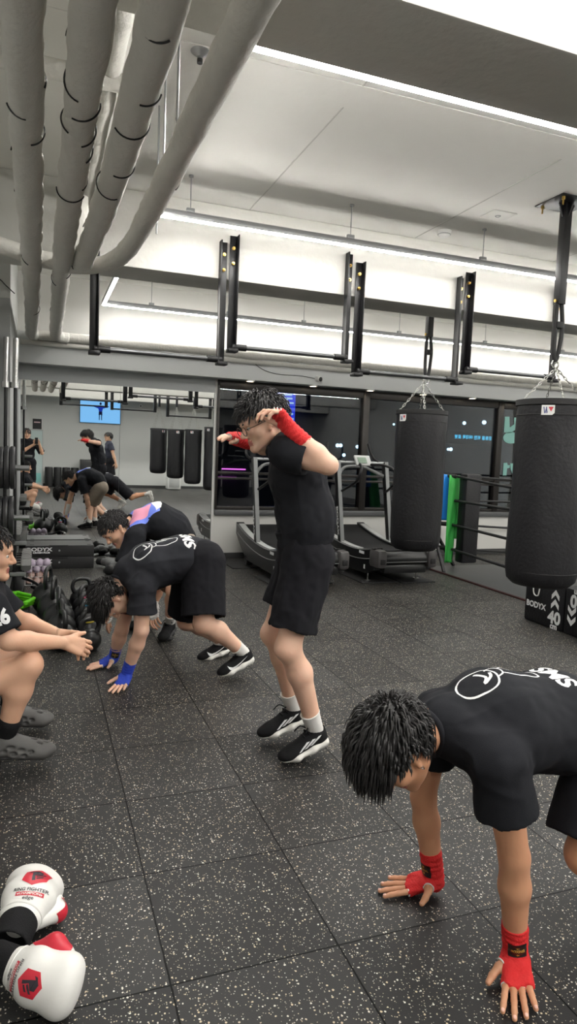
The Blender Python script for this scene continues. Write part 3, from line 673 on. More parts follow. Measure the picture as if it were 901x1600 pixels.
# bands draped over the top rope
def band(name, pts_c, wd, m, label, seed):
    """ribbon: centre line points with a width along (dx,dy)"""
    P, _ = smooth_path(np.array(pts_c, float), 6); V = []; F = []; k = 7
    dirn = np.array((wd[0], wd[1], 0.)); L = len(P)
    for i, p in enumerate(P):
        for j in range(k):
            s = j / (k - 1) - .5; f = i / (L - 1)
            nar = 1 - wd[2] * f; q = p + dirn * s * nar + np.array((-wd[1], wd[0], 0)) / max(np.linalg.norm(dirn), 1e-6) * (.012 * math.sin(s * 7 + seed + i * .25)); V.append(q)
        if i: F += [((i - 1) * k + j, (i - 1) * k + j + 1, i * k + j + 1, i * k + j) for j in range(k - 1)]
    o = mk(name, np.array(V), F, m, loc=tuple(P[-1])); so = o.modifiers.new('thick', 'SOLIDIFY'); so.thickness = .004
    return tag(o, label, 'resistance band', 'flat exercise bands over the ring rope')
TE = lambda n, c: mat(n, c, .5, bump=.05, bscale=90)
def drape(pts): return [tuple(at(*p)) for p in pts]
band('resistance_band', drape([(697, 778, 7.50), (697, 752, 7.49), (698, 744, 7.46), (698, 742, 7.43), (697.5, 750, 7.40), (697, 780, 7.39), (696, 813, 7.39)]), (.15, .0, .0), TE('band_blue', (30, 128, 215)), 'bright blue flat band draped between the purple and green ones', 1)
band('resistance_band', drape([(690, 770, 7.54), (690, 746, 7.52), (690, 740, 7.48), (689, 744, 7.45), (688, 782, 7.44)]), (.10, .0, .4), TE('band_purple', (72, 62, 150)), 'purple flat band at the left of the draped bands, half hidden by the bag', 2)
band('resistance_band', drape([(714, 842, 7.48), (714, 790, 7.46), (712, 752, 7.44), (710, 745, 7.40), (709.5, 744, 7.36), (709, 760, 7.33), (706, 800, 7.32), (702, 840, 7.32), (699, 879, 7.32)]), (.20, .0, .42), TE('band_green', (62, 178, 78)), 'long bright green band hanging nearly to the floor from the ring rope', 3)

# ================================================================== foam jump boxes
def chevrons(o, u, v, sgn, s):
    out = []
    for k in (0, 1):
        z = k * .105 * s; out.append([(-.075 * s, z - .06 * s * sgn + (0 if sgn > 0 else 0)), (0, z + .0), (.075 * s, z - .06 * s * sgn), (.075 * s, z - .06 * s * sgn + .055 * s * sgn), (0, z + .06 * s * sgn), (-.075 * s, z - .06 * s * sgn + .055 * s * sgn)])
    return out
def jump_box(y0, y1, label, up):
    x0, x1, h = 4.225, 4.72, .40
    t = thing('foam_jump_box', ((x0 + x1) / 2, (y0 + y1) / 2, 0), label, 'jump box', 'foam jump boxes'); MB().box((x0, y0, 0), (x1, y1, h), .018).build('box_body', M['leather'], t)
    yc = (y0 + y1) / 2; u, v = np.array((0, -1., 0)), np.array((0, 0, 1.)); P = []
    if up:
        P = [[(.145 + a * .8, .225 + b) for a, b in q] for q in chevrons(0, 0, 0, 1, .78)]; V2, F2 = poly_tris(P); V, F = lay(V2, F2, (x0, yc, 0), u, v, .003); mk('print', V, F, M['ink'], t)
        for tx, sz, px_, pz_, bd in (('40', .15, .145, .10, .006), ('cm', .07, .145, .028, .003), ('BODYX', .072, -.09, .165, .003)):
            V2, F2 = text_tris(tx, sz, bd); V, F = lay(V2 + np.array((px_, pz_)), F2, (x0, yc, 0), u, v, .003); mk('print', V, F, M['ink'], t)
        MB().tube([(x0 - .005, yc + .125, .40), (x0 - .016, yc + .122, .31), (x0 - .018, yc + .105, .265), (x0 - .018, yc + .07, .255), (x0 - .016, yc + .05, .28), (x0 - .005, yc + .045, .40)], .006, 6, sub=4).build('handle_strap', M['white'], t)
    else:
        P = [[(-.155 + a * .8, .13 + b) for a, b in q] for q in chevrons(0, 0, 0, -1, .78)]; V2, F2 = poly_tris(P); V, F = lay(V2, F2, (x0, yc, 0), u, v, .003); mk('print', V, F, M['ink'], t)
        V2, F2 = text_tris('50', .15, .006); V, F = lay(-V2 + np.array((-.105, .305)), F2, (x0, yc, 0), u, v, .003); mk('print', V, F, M['ink'], t)
        V2, F2 = text_tris('cm', .07, .003); V, F = lay(-V2 + np.array((-.105, .375)), F2, (x0, yc, 0), u, v, .003); mk('print', V, F, M['ink'], t)
jump_box(4.475, 4.965, 'black foam jump box reading 40 with a white strap, under the big bag', True)
jump_box(3.975, 4.465, 'black foam jump box with upside-down figures at the right picture edge', False)

# ================================================================== crash pad boxes by the mirror
def crash(z0, label):
    t = thing('lift_block', (.245, 8.32, z0), label, 'foam block', 'black foam blocks stacked by the mirror')
    MB().box((-.13, 8.10, z0), (.62, 8.54, z0 + .132), .006).build('block_body', M['rubber'], t)
    tp = MB().box((-.125, 8.105, z0 + .13), (.615, 8.535, z0 + .134)).build('top_sheet', mat('block_top', (98, 99, 99), .45), t)
    for x in (-.085, .545):
        for y in (8.15, 8.46): MB().box((x, y, z0 + .1335), (x + .045, y + .035, z0 + .1355)).build('corner_tab', M['rubber'], tp)
    MB().box((.12, 8.095, z0 + .118), (.33, 8.115, z0 + .1365), .002).build('grip_notch', M['rubber'], t)
    MB().cyl((.235, 8.096, z0 + .075), (.235, 8.102, z0 + .075), .011, n=16).build('air_valve', M['alu'], t)
    for tx, sz, dx, dz in (('BODYX', .062, 0, .088), ('CRASH PLUS', .026, .02, .052)):
        V2, F2 = text_tris(tx, sz, .0022); V, F = lay(V2 * np.array((1.25, .9)) , F2, (.02 + dx, 8.10, z0 + dz), (1, 0, 0), (0, 0, 1), .003); mk('print', V, F, M['ink'], t)
crash(0.0, 'lower black foam block on the floor in front of the mirror')
crash(.137, 'upper black foam block with grey top, stacked by the mirror')

# ================================================================== left rack: plates, barbells, dumbbells, balls
t = thing('plate_rack', (-.42, 6.3, 0), 'black steel weight rack at the left edge with plate pegs and shelves', 'weight rack')
b = MB()
for x in (-.60, -.40): b.box((x - .03, 6.2, 0), (x + .03, 6.26, 1.55), .004)
b.box((-.65, 6.15, 0), (-.3, 6.33, .05), .006); b.build('upright_frame', M['black'], t)
for z in (1.222, .79):
    MB().cyl((-.40, 6.25, z), (-.07, 6.25, z), .024, n=18).build('peg', M['alu'], t)
for (z, x1) in ((.565, -.10), (.285, -.112)):
    MB().box((-.62, 6.4, z - .045), (x1, 7.4, z), .004).build('shelf', M['black'], t); MB().box((x1 - .12, 6.38, z - .035), (x1 + .01, 6.402, z + .0), .003).build('shelf_lip', M['grey'], t)
MB().box((-.62, 6.35, 0), (-.12, 7.4, .12), .01).build('base_tray', M['black'], t)
M['plate'] = mat('plate_rubber', (46, 46, 48), .45)
def plate(x, z, r, label, th=.038):
    t = thing('weight_plate', (x, 6.25, z - r), label, 'weight plate', 'black bumper plates on the rack pegs')
    pr = [(.027, -th * .5), (.05, -th * .5), (.055, -th * .35), (r * .78, -th * .35), (r * .82, -th * .5), (r * .97, -th * .5), (r, -th * .3), (r, th * .3), (r * .97, th * .5), (r * .82, th * .5), (r * .78, th * .35), (.055, th * .35), (.05, th * .5), (.027, th * .5), (.027, -th * .5)]
    MB().lathe(pr, (x, 6.25, z), (1, 0, 0), 40).build('disc', M['plate'], t); MB().lathe([(.024, -th * .55), (.036, -th * .55), (.036, th * .55), (.024, th * .55)], (x, 6.25, z), (1, 0, 0), 20).build('hub_ring', M['steel'], t)
for x, z, r, nm in ((-.205, 1.222, .185, 'outermost on the upper peg'), (-.25, 1.222, .185, 'second on the upper peg'), (-.295, 1.222, .18, 'third on the upper peg'), (-.215, .81, .17, 'outermost on the lower peg'), (-.26, .81, .17, 'second on the lower peg'), (-.305, .81, .165, 'third on the lower peg')):
    plate(x, z, r, 'black rubber bumper plate, ' + nm)
for k, (x, y) in enumerate(((-.268, 6.40), (-.192, 6.40))):
    t = thing('barbell', (x, y, .12), 'upright chrome-sleeved barbell, %s of the two at the left edge' % ('left' if k == 0 else 'right'), 'barbell', 'barbells standing on end')
    MB().cyl((x + (.0 if k else -.012), y, .12), (x, y, 1.93), .0145, n=14).build('shaft', M['black'], t)
    MB().cyl((x, y, 1.95), (x + .005, y, 2.34), .025, n=18).build('sleeve', M['steel'], t); MB().cyl((x, y, 1.91), (x, y, 1.96), .038, n=20).build('collar', M['steel'], t)
# hex dumbbells, ends towards the room
M['hexgrey'] = mat('hex_rubber_lit', (128, 128, 126), .4)  # black rubber greyed all over to carry the light on the top faces
def dumbbell(x, y, z, r, label):
    t = thing('hex_dumbbell', (x, y, z - r * .87), label, 'dumbbell', 'hex dumbbells on the rack shelves')
    for s in (-1, 1):
        c = np.array((x + s * .075, y, z)); hx = [(r * math.cos(k * PI / 3), r * math.sin(k * PI / 3)) for k in range(6)]; b = MB()
        b.prism(hx, -.035, .035, lambda u, v, w_: c + np.array((w_, u, v))); b.prism([(a * .8, q * .8) for a, q in hx], -.043, .043, lambda u, v, w_: c + np.array((w_, u, v))); b.build('head', M['hexgrey'], t, smooth=20)
    if True:
        c = np.array((x + .118, y, z)); MB().lathe([(0, .002), (r * .62, .002), (r * .62, 0)], c, (1, 0, 0), 20).build('end_face', M['grey'], t)
    MB().cyl((x - .05, y, z), (x + .05, y, z), .015, n=14).build('handle', M['steel'], t)
od = ['first', 'second', 'third', 'fourth', 'fifth']
for k in range(5): dumbbell(-.265, 6.47 + .155 * k, .565 + .055, .062, 'black hex dumbbell on the upper shelf, %s from the front' % od[k])
for k in range(5): dumbbell(-.175, 6.47 + .15 * k, .285 + .055, .062, 'black hex dumbbell on the lower shelf, %s from the front' % od[k])
# massage balls in a clear bin
t = thing('ball_bin', (0, 7.28, 0), 'white wire bin of small massage balls beside the weight rack', 'bin')
b = MB(); bx0, bx1, by0, by1 = -.118, .128, 7.165, 7.40
for z in (.006, .09, .20): b.tube([(bx0, by0, z), (bx1, by0, z), (bx1, by1, z), (bx0, by1, z)], .0022, 6, closed=True)
for x in np.linspace(bx0, bx1, 5):
    for y in (by0, by1): b.cyl((x, y, .004), (x, y, .20), .0018, n=6)
    b.cyl((x, by0, .006), (x, by1, .006), .0018, n=6)
for y in np.linspace(by0, by1, 5)[1:-1]:
    for x in (bx0, bx1): b.cyl((x, y, .004), (x, y, .20), .0018, n=6)
b.build('wire_basket', M['white'], t)
pk, pu = mat('pink_rubber', (222, 190, 180), .6), mat('lilac_rubber', (186, 172, 190), .6)
lv = ['bottom', 'second', 'third', 'top']; n = 0; rowpos = [-.068, 0.006, .078]
for L in range(4):
    for i in range(3):
        for j in range(2 if L else 2):
            r = .034 if L < 2 else .037; x = rowpos[i] + (.012 if L % 2 else -.01) + random.uniform(-.006, .006); y = 7.215 + j * .075 + (.02 if L % 2 else 0)
            q = MB().sphere((x, y, .042 + L * .058 + random.uniform(-.003, .003)), r, 16).build('massage_ball', pk if L < 2 else pu, smooth=180)
            tag(q, '%s massage ball in the wire bin, %s layer, %s of the %s row' % (('pale pink', 'lilac')[L > 1], lv[L], ('left', 'middle', 'right')[i], ('front', 'back')[j]), 'massage ball', 'massage balls in the wire bin')

# kettlebells
def kettlebell(x, y, r, rz, label, mm):
    t = thing('kettlebell', (x, y, 0), label, 'kettlebell', 'black kettlebells standing in two rows')
    b = MB(); pr = [(0, 0), (r * .55, 0), (r * .62, .006)] + [(r * math.cos(a), r * .93 + r * math.sin(a)) for a in np.linspace(-.85, 1.45, 12)] + [(0, r * 1.93)]
    b.lathe(pr, (x, y, 0), n=28); b.build('bell', mm, t, smooth=60)
    c, s = math.cos(rz), math.sin(rz); L = lambda u, z: (x + c * u, y + s * u, z)
    MB().tube([L(-r * .55, r * 1.6), L(-r * .78, r * 2.1), L(-r * .66, r * 2.62), L(-r * .3, r * 2.82), L(r * .3, r * 2.82), L(r * .66, r * 2.62), L(r * .78, r * 2.1), L(r * .55, r * 1.6)], [.02, .018, .017, .017, .017, .017, .018, .02], 12, sub=4).build('handle', mm, t, smooth=180)
    return t
KB = mat('kettlebell_vinyl', (30, 31, 32), .33)
t5 = ['farthest back', 'second from the back', 'third from the back', 'fourth from the back', 'nearest the camera']
for k, (x, y, r) in enumerate(((.085, 5.98, .138), (.125, 5.66, .128), (.155, 5.36, .118), (.165, 5.1, .106), (.17, 4.88, .096))): kettlebell(x, y, r, 1.35 + .1 * k, 'large black kettlebell in the left row, ' + t5[k], KB)
t6 = ['farthest back', 'second from the back', 'third from the back', 'fourth from the back', 'fifth from the back', 'nearest the blue wraps']
for k, (x, y, r) in enumerate(((.36, 6.05, .098), (.365, 5.78, .094), (.36, 5.53, .09), (.36, 5.28, .086), (.355, 5.05, .082), (.35, 4.83, .08))):
    q = kettlebell(x, y, r, .25 if k in (0, 5) else 1.2 - .12 * k, 'smaller black kettlebell in the right row, ' + t6[k], KB)
    if k in (1, 2, 4): MB().torus((x, y, r * 1.86), r * .42, .006, n=20, k=8).build('colour_ring', mat('ring_%d' % k, ((0, 0, 0), (215, 95, 130), (60, 170, 215), 0, (215, 195, 60))[k], .5), q)
t = thing('curl_bar', (.2, 6.3, 0), 'black bent curl bar lying on the floor behind the kettlebells', 'curl bar')
MB().tube([(-.05, 6.62, .1), (-.0, 6.55, .09), (.05, 6.48, .07), (.10, 6.42, .075), (.14, 6.28, .05), (.22, 6.2, .04), (.29, 6.2, .06), (.335, 6.23, .08), (.37, 6.2, .05)], .014, 10, sub=3).build('bar', M['black'], t)
MB().cyl((.37, 6.2, .05), (.40, 6.17, .035), .03, n=16).build('end_cap', M['steel'], t)
t = thing('curl_bar', (.0, 6.75, .08), 'second bent black bar resting against the rack base', 'curl bar')
MB().tube([(-.13, 6.70, .17), (-.04, 6.62, .15), (.03, 6.56, .11), (.08, 6.52, .10), (.13, 6.40, .03)], .013, 10, sub=3).build('bar', M['black'], t); MB().cyl((-.02, 6.46, .02), (.02, 6.44, .045), .022, n=16).build('collar', M['steel'], t)
# agility hexagons
for k in range(3):
    a0 = .08 * k; R_ = .245; cx, cy, z = -.27 + .012 * k, 5.94 - .012 * k, .105 + .024 * k
    P = [(cx + R_ * math.cos(a0 + i * PI / 3), cy + R_ * math.sin(a0 + i * PI / 3), z) for i in range(6)]; b = MB()
    for i in range(6): b.obox(P[i], P[(i + 1) % 6], .034, .02, bev=.006)
    for p in P: b.cyl((p[0], p[1], z - .011), (p[0], p[1], z + .011), .019, n=10)
    tag(b.build('agility_hexagon', M['green']), 'lime green agility hexagon, %s of the stack on the low black step' % ('bottom', 'middle', 'top')[k], 'agility ring', 'lime green agility hexagons')
t = thing('step_platform', (-.25, 5.98, 0), 'low black step platform under the green hexagons', 'platform')
MB().box((-.62, 5.74, .02), (-.06, 6.12, .09), .02).build('deck', M['rubber'], t)
for x in (-.55, -.11):
    for y in (5.79, 6.07): MB().box((x - .03, y - .03, 0), (x + .03, y + .03, .03), .006).build('foot', M['plastic'], t)

# ================================================================== small ceiling and wall fittings
t = thing('smoke_detector', (3.30, 5.22, ZC - .05), 'white round smoke detector on the ceiling above the LED loop', 'smoke detector')
MB().lathe([(0, -.05), (.035, -.05), (.05, -.035), (.058, -.02), (.062, 0)], (3.28, 5.2, ZC), n=28).build('body', M['white'], t); MB().torus((3.28, 5.2, ZC - .03), .053, .004).build('vent_ring', M['lgrey'], t)
t = thing('ceiling_patch', (3.43, 4.68, ZC - .006), 'square white access hatch on the ceiling near the bag hanger', 'access hatch')
MB().box((3.33, 4.58, ZC - .006), (3.55, 4.78, ZC), .002).build('hatch', M['ceil'], t); MB().torus((3.44, 4.68, ZC - .007), .02, .003).build('latch', M['alu'], t)
t = thing('sprinkler', (.735, 3.46, ZC - .06), 'small round sprinkler head on the ceiling beside the fourth pipe', 'sprinkler')
MB().lathe([(0, -.045), (.012, -.045), (.014, -.03), (.03, -.02), (.045, -.008), (.05, 0)], (.735, 3.47, ZC), n=24).build('rosette', M['alu'], t); MB().cyl((.735, 3.47, ZC - .06), (.735, 3.47, ZC - .04), .014, n=14).build('nozzle', M['plastic'], t)
t = thing('security_camera', (3.46, 8.3, 2.42), 'small white bullet camera on the soffit above the windows', 'camera')
MB().cyl((3.46, 8.36, 2.43), (3.46, 8.345, 2.43), .035, n=18).build('mount', M['white'], t)
MB().lathe([(0, 0), (.03, 0), (.034, .01), (.034, .075), (.03, .085)], (3.45, 8.35, 2.43), (.25, -.9, -.15), 22).build('housing', M['white'], t); MB().lathe([(.03, .082), (.022, .086), (0, .088)], (3.45, 8.35, 2.43), (.25, -.9, -.15), 22).build('lens', M['plastic'], t)
tag(MB().tube([(2.52, 8.355, 2.62), (2.62, 8.352, 2.53), (2.76, 8.352, 2.47), (2.95, 8.352, 2.445), (3.2, 8.352, 2.45), (3.42, 8.35, 2.43)], .004, 6, sub=5).build('cable', M['plastic']), 'thin dark cable sagging across the soffit to the bullet camera', 'cable')
tag(MB().tube([(-.70, 6.44, 2.74), (-.40, 6.43, 2.80), (-.33, 6.43, 2.83), (-.27, 6.43, 2.78), (-.2, 6.43, 2.72)], .005, 6, sub=4).build('cable', M['plastic']), 'thin cable looped over the grey pillar top at the left edge', 'cable')

# ================================================================== beyond the windows (night street)
def glow(rgb, s): return emitter('lit_%d_%d_%d' % rgb, rgb, s)
t = thing('street_sign', (5.66, 15.9, 1.5), 'tall blue lit street sign with white Korean letters outside the window', 'sign')
sx0, sx1, sz0, sz1 = at(434, 640, 15.8)[0], at(461, 640, 15.8)[0], 1.6, 3.3
MB().box((sx0, 15.8, sz0), (sx1, 15.99, sz1), .01).build('sign_face', glow((40, 70, 245), 1.5), t)
for ch, py in (('토', 623), ('스', 648), ('뱅', 674)):
    c_ = at(448, py, 15.8); V2, F2 = text_tris(ch, .43, .008); V, F = lay(V2, F2, c_, (1, 0, 0), (0, 0, 1), .006); mk('sign_letter', V, F, glow((205, 235, 255), 1.6), t)
LT = glow((200, 235, 255), 5); YF = 16.0
t = tag(MB().box((-2, YF, -6), (40, YF + 2, 2.9), .05).build('far_building', mat('night_facade', (34, 38, 46), .8)), 'dim dark building across the street, low in the windows', 'building')
for k, (px, py, r, nm) in enumerate(((527, 696, .05, 'left of a close pair behind the jumping man'), (532, 696, .05, 'right of a close pair behind the jumping man'), (537, 711, .045, 'below the close pair'), (558, 698, .045, 'right of the first mullion'), (704, 702, .05, 'low, right of the middle bag'), (700, 702, .04, 'lowest, touching another lamp'), (725, 661, .05, 'above the blue writing'), (756, 660, .06, 'above the blue writing at right'), (615, 663, .03, 'beside the bag top'))):
    p = at(px, py, YF - r * .6); q = MB().sphere(p, r, 12); tag(q.build('street_lamp', LT, smooth=180), 'small white street light outside, ' + nm, 'street light', 'distant white lights outside')
for k, (px, py, wd, nm) in enumerate(((365, 733, .6, 'upper'), (355, 746, .45, 'lower'))):
    p = at(px, py, YF - .015); tag(MB().box(p - np.array((wd / 2, .02, .014)), p + np.array((wd / 2, .02, .014)), .004).build('neon_tube', glow((255, 120, 235), 3)), 'pink neon line outside the window near the mirror edge, ' + nm, 'neon light', 'pink neon lines outside')
p = at(739, 684, YF - .06); t = thing('neon_reflection', tuple(p), 'cyan Korean writing added for a neon reflection in the window right of the bag', 'sign')  # glowing letters outside stand in for a gym sign reflected in the pane
V2, F2 = text_tris('운동을 위한 여대목 로봇', .18, .002); s = (at(768, 684, YF)[0] - at(710, 684, YF)[0]) / (V2[:, 0].max() - V2[:, 0].min())
V, F = lay(V2 * np.array((-s, s * .95)), F2, p, (1, 0, .0), (0, 0, 1), .004); mk('reflected_letters', V, F, glow((70, 190, 225), 4), t)
MB().box(p + np.array((-1.2, .02, -.18)), p + np.array((1.2, .06, .18)), .01).build('reflection_back', M['plastic'], t)
# lettering stuck on the glass
TL = mat('teal_vinyl', (142, 196, 188), .6)
t = thing('window_lettering', (6.95, YW - .01, 1.2), 'pale teal letters on the glass, seen mirrored beside the big bag', 'lettering')
G = lambda px, py: at(px, py, YW + .03)[[0, 2]]
def vin(name, polys):
    P = [[tuple(G(*q)) for q in p] for p in polys]; V2, F2 = poly_tris(P); V, F = lay(V2, F2, (0, YW + .034, 0), (1, 0, 0), (0, 0, 1), .003); mk(name, V, F, TL, t)
vin('syllable', [[(788.5, 651), (795.5, 651), (796, 668), (803, 663), (803, 652.5), (811, 652.5), (811, 663), (817.5, 672), (820, 676), (813.5, 678), (806, 671), (796, 677), (787, 675.5)], [(798 + 12.3 * math.cos(a), 684 + 9.2 * math.sin(a)) for a in np.linspace(0, 2 * PI, 24, endpoint=False)]])
vin('numerals', [[(786.5, 723.5), (792, 723), (793, 727), (796.5, 726.5), (796, 731), (792, 732), (791, 743), (785, 743)], [(797, 724), (812.5, 724), (812, 730.5), (805.5, 731), (807, 743), (801, 743), (797.5, 733)], [(812, 726), (817, 724), (826, 726), (829, 734), (825, 742), (816, 743.5), (811.5, 740), (810, 733)]])
# ================================================================== rear wall (seen in the mirror)
t = thing('television', (1.95, YR + .05, 2.1), 'wall television with a blue exercise figure, reflected in the mirror', 'television')
MB().box((1.34, YR + .02, 2.12), (2.66, YR + .07, 2.88), .008).build('casing', M['plastic'], t)
MB().box((1.355, YR + .066, 2.135), (2.645, YR + .073, 2.865)).build('screen', emitter('screen_blue', (130, 195, 250), 1.0), t)
def fig(polys, m):
    V2, F2 = poly_tris(polys); V, F = lay(V2, F2, (2.0, YR + .073, 2.15), (-1, 0, 0), (0, 0, 1), .003); mk('screen_figure', V, F, m, t)
fig([[(-.05, .36), (.05, .36), (.075, .46), (.27, .53), (.27, .55), (.06, .565), (-.06, .565), (-.27, .55), (-.27, .53), (-.075, .46)]], emitter('figure_blue', (30, 60, 170), .9))
fig([[(-.06, .24), (.0, .26), (.06, .24), (.055, .37), (-.055, .37)], [(.035 * math.cos(a), .62 + .045 * math.sin(a)) for a in np.linspace(0, 2 * PI, 14, endpoint=False)], [(-.05, .08), (-.025, .08), (-.02, .25), (-.05, .25)], [(.025, .08), (.05, .08), (.05, .25), (.02, .25)]], emitter('figure_dark', (24, 30, 60), .8))
t = thing('wall_poster', (.02, YR + .01, 1.83), 'small dark poster on the rear wall over the glass door, in the mirror', 'poster')
MB().box((-.10, YR, 1.84), (.17, YR + .012, 2.17)).build('sheet', M['plastic'], t); MB().box((-.06, YR + .012, 2.04), (.13, YR + .014, 2.08)).build('print', mat('poster_pink', (200, 170, 175), .6), t)
t = thing('glass_door', (.02, YR + .03, 0), 'clear glass door with faint teal film on the rear wall, in the mirror', 'door')
b = MB()
for lo, hi in (((-.16, 0, 0), (-.14, .04, 1.82)), ((.20, 0, 0), (.22, .04, 1.82)), ((-.16, 0, 1.8), (.22, .04, 1.83))): b.box(np.array(lo) + (0, YR + .01, 0), np.array(hi) + (0, YR + .01, 0), .002)
b.build('door_frame', M['lgrey'], t); MB().box((-.14, YR + .02, .02), (.20, YR + .03, 1.8)).build('door_leaf', mat('door_film', (196, 212, 210), .3), t); MB().box((-.12, YR + .03, .12), (.16, YR + .034, .42)).build('teal_film', mat('teal_film', (150, 215, 212), .5), t)
for k, x in enumerate((.40, .665, .93, 1.195)):
    q = thing('foam_roller', (x, -5.9, 0), 'upright black foam cylinder by the rear wall, %s in the mirror' % ('leftmost', 'second', 'third', 'fourth')[k], 'foam roller', 'black cylinders by the rear wall')
    MB().lathe([(.0, 0), (.12, 0), (.125, .02), (.125, .62), (.115, .64), (.03, .64)], (x, -5.9, 0), n=24).build('roll', M['rubber'], q); MB().cyl((x, -5.9, .60), (x, -5.9, .645), .03, n=14).build('core', M['plastic'], q)
t = thing('speaker_box', (1.62, -5.8, 0), 'black floor cabinet standing below the television, in the mirror', 'cabinet')
MB().box((1.35, -6.05, 0), (1.9, -5.6, .92), .02).build('cabinet_body', M['plastic'], t); MB().box((1.4, -5.6, .1), (1.85, -5.59, .85), .005).build('grille', M['rubber'], t)
t = thing('water_dispenser', (4.35, -5.6, 0), 'white low cabinet behind the hanging bags, in the mirror', 'cabinet')
MB().box((4.15, -5.8, .02), (4.6, -5.4, .5), .03).build('cabinet_body', M['white'], t); MB().box((4.2, -5.4, .08), (4.55, -5.392, .42), .004).build('front_panel', M['lgrey'], t)
t = thing('security_camera', (3.3, YR + .1, 2.75), 'small white camera on the rear wall above the bags, in the mirror', 'camera'); MB().sphere((3.3, YR + .1, 2.78), .06).build('dome', M['white'], t); MB().lathe([(.025, .05), (.02, .062), (0, .064)], (3.3, YR + .1, 2.78), (0, .9, -.2)).build('lens', M['plastic'], t)
for x0, x1, z, nm in ((.6, 1.75, 2.45, 'left'), (1.9, 3.05, 2.40, 'middle'), (3.4, 4.6, 2.3, 'right')):
    t = thing('pull_up_frame', ((x0 + x1) / 2, -.4, z), 'black pull-up frame behind the camera, %s one in the mirror' % nm, 'pull-up bar', 'pull-up frames behind the camera')
    for x in (x0, x1): MB().box((x - .04, -1.66, z - .03), (x + .04, -1.6, ZC - .2), .004).build('post', M['black'], t)
    MB().cyl((x0, -1.63, z), (x1, -1.63, z), .02, n=14).build('bar', M['black'], t)
# ================================================================== people
def skin_mat(n, rgb, rough=.5): return mat(n, rgb, rough, sss=.10, var=.07, vscale=7, bump=.04, bscale=90)
SK = [skin_mat('skin_warm', (226, 178, 148)), skin_mat('skin_light', (234, 190, 164)), skin_mat('skin_tan', (206, 152, 118))]
LIP = mat('lip', (178, 108, 98), .4); EYEW = mat('eye_white', (225, 220, 214), .2); IRIS = mat('iris', (28, 20, 16), .15); NAIL = mat('nail', (228, 182, 165), .3)
HAIR = mat('black_hair', (26, 24, 24), .5, var=.35, vscale=40); TEE = mat('black_cotton', (32, 33, 37), .9, spec=.15, bump=.12, bscale=420, var=.12, vscale=6); TEE2 = mat('washed_black_cotton', (41, 42, 47), .9, spec=.2, bump=.12, bscale=420, var=.14, vscale=6)
SHO = mat('black_shorts', (28, 28, 32), .9, spec=.15, bump=.1, bscale=300, var=.12, vscale=9); KHAKI = mat('khaki_shorts', (150, 138, 124), .8, bump=.1, bscale=300); NAVY = mat('navy_cotton', (38, 42, 58), .85)
RED = mat('red_cotton_wrap', (214, 36, 38), .75, bump=.35, bscale=180, var=.16, vscale=26); BLUE = mat('blue_cotton_wrap', (44, 72, 190), .75, bump=.35, bscale=180, var=.16, vscale=26); WHW = mat('white_cotton', (226, 224, 220), .8, bump=.15, bscale=260)
SOLE = mat('white_midsole', (222, 220, 214), .5); KNIT = mat('black_knit', (20, 20, 22), .8, spec=.2, bump=.3, bscale=320); FOAM = mat('grey_foam_clog', (80, 79, 78), .6, bump=.06, bscale=90)
A_ = lambda *p: np.array(p, float)
def rotv(v, ax, a):
    ax = _unit(ax); return v * math.cos(a) + np.cross(ax, v) * math.sin(a) + ax * (ax @ v) * (1 - math.cos(a))

def hand_chain(wr, d, n, s, curl=(.15, .15, .1), spread=.1, thumb=(.55, .8, .0), sc=1., curls=None):
    """joints of a hand: wrist, d towards the fingers, n out of the palm, s to the thumb side"""
    d, n, s = _unit(d), _unit(n), _unit(s); K = []; Fg = []
    base = [(.088, .029), (.092, .009), (.086, -.011), (.076, -.030)]; ln = [(.042, .026, .021), (.046, .029, .022), (.042, .027, .021), (.033, .021, .019)]; spr = [1., .25, -.5, -1.3]
    for i in range(4):
        k = wr + sc * (base[i][0] * d + base[i][1] * s); K.append(k); a = 0; p = k; ch = [p]; dd = rotv(d, np.cross(d, s), spread * spr[i]); c_ = curls[i] if curls else curl
        for L, c in zip(ln[i], c_):
            a += c; q = dd * math.cos(a) + n * math.sin(a); p = p + sc * L * q; ch.append(p)
        Fg.append(ch)
    t0 = wr + sc * (.022 * d + .020 * s); td = _unit(thumb[0] * d + thumb[1] * s + thumb[2] * n); t1 = t0 + sc * .036 * td; td2 = _unit(td + .35 * d + .10 * n); t2 = t1 + sc * .030 * td2; t3 = t2 + sc * .023 * _unit(td2 + .25 * d)
    return dict(wr=wr, d=d, n=n, s=s, K=K, F=Fg, T=[t0, t1, t2, t3], sc=sc)
def hand_sd(H, fore):
    S = SD(); sc = H['sc']; wr = H['wr']
    S.cap(wr + _unit(fore - wr) * .075, wr, .029, .026 * sc, k=.01)
    for i, k in enumerate(H['K']): S.cap(wr + H['s'] * (.012, .005, -.004, -.012)[i] * sc, k, .0165 * sc, .0118 * sc, k=.012)
    S.cap(wr + .03 * H['d'] * sc - .018 * H['s'] * sc, H['K'][3], .015 * sc, .011 * sc, k=.012)
    R = [.0098, .0088, .0082, .0070]
    for ch in H['F']:
        for j in range(3): S.cap(ch[j], ch[j + 1], R[j] * sc, R[j + 1] * sc, k=.0035)
    T = H['T']
    S.cap(T[0], T[1], .0165 * sc, .0125 * sc, k=.014); S.cap(T[1], T[2], .0120 * sc, .0105 * sc, k=.004); S.cap(T[2], T[3], .0105 * sc, .0085 * sc, k=.004)
    return S
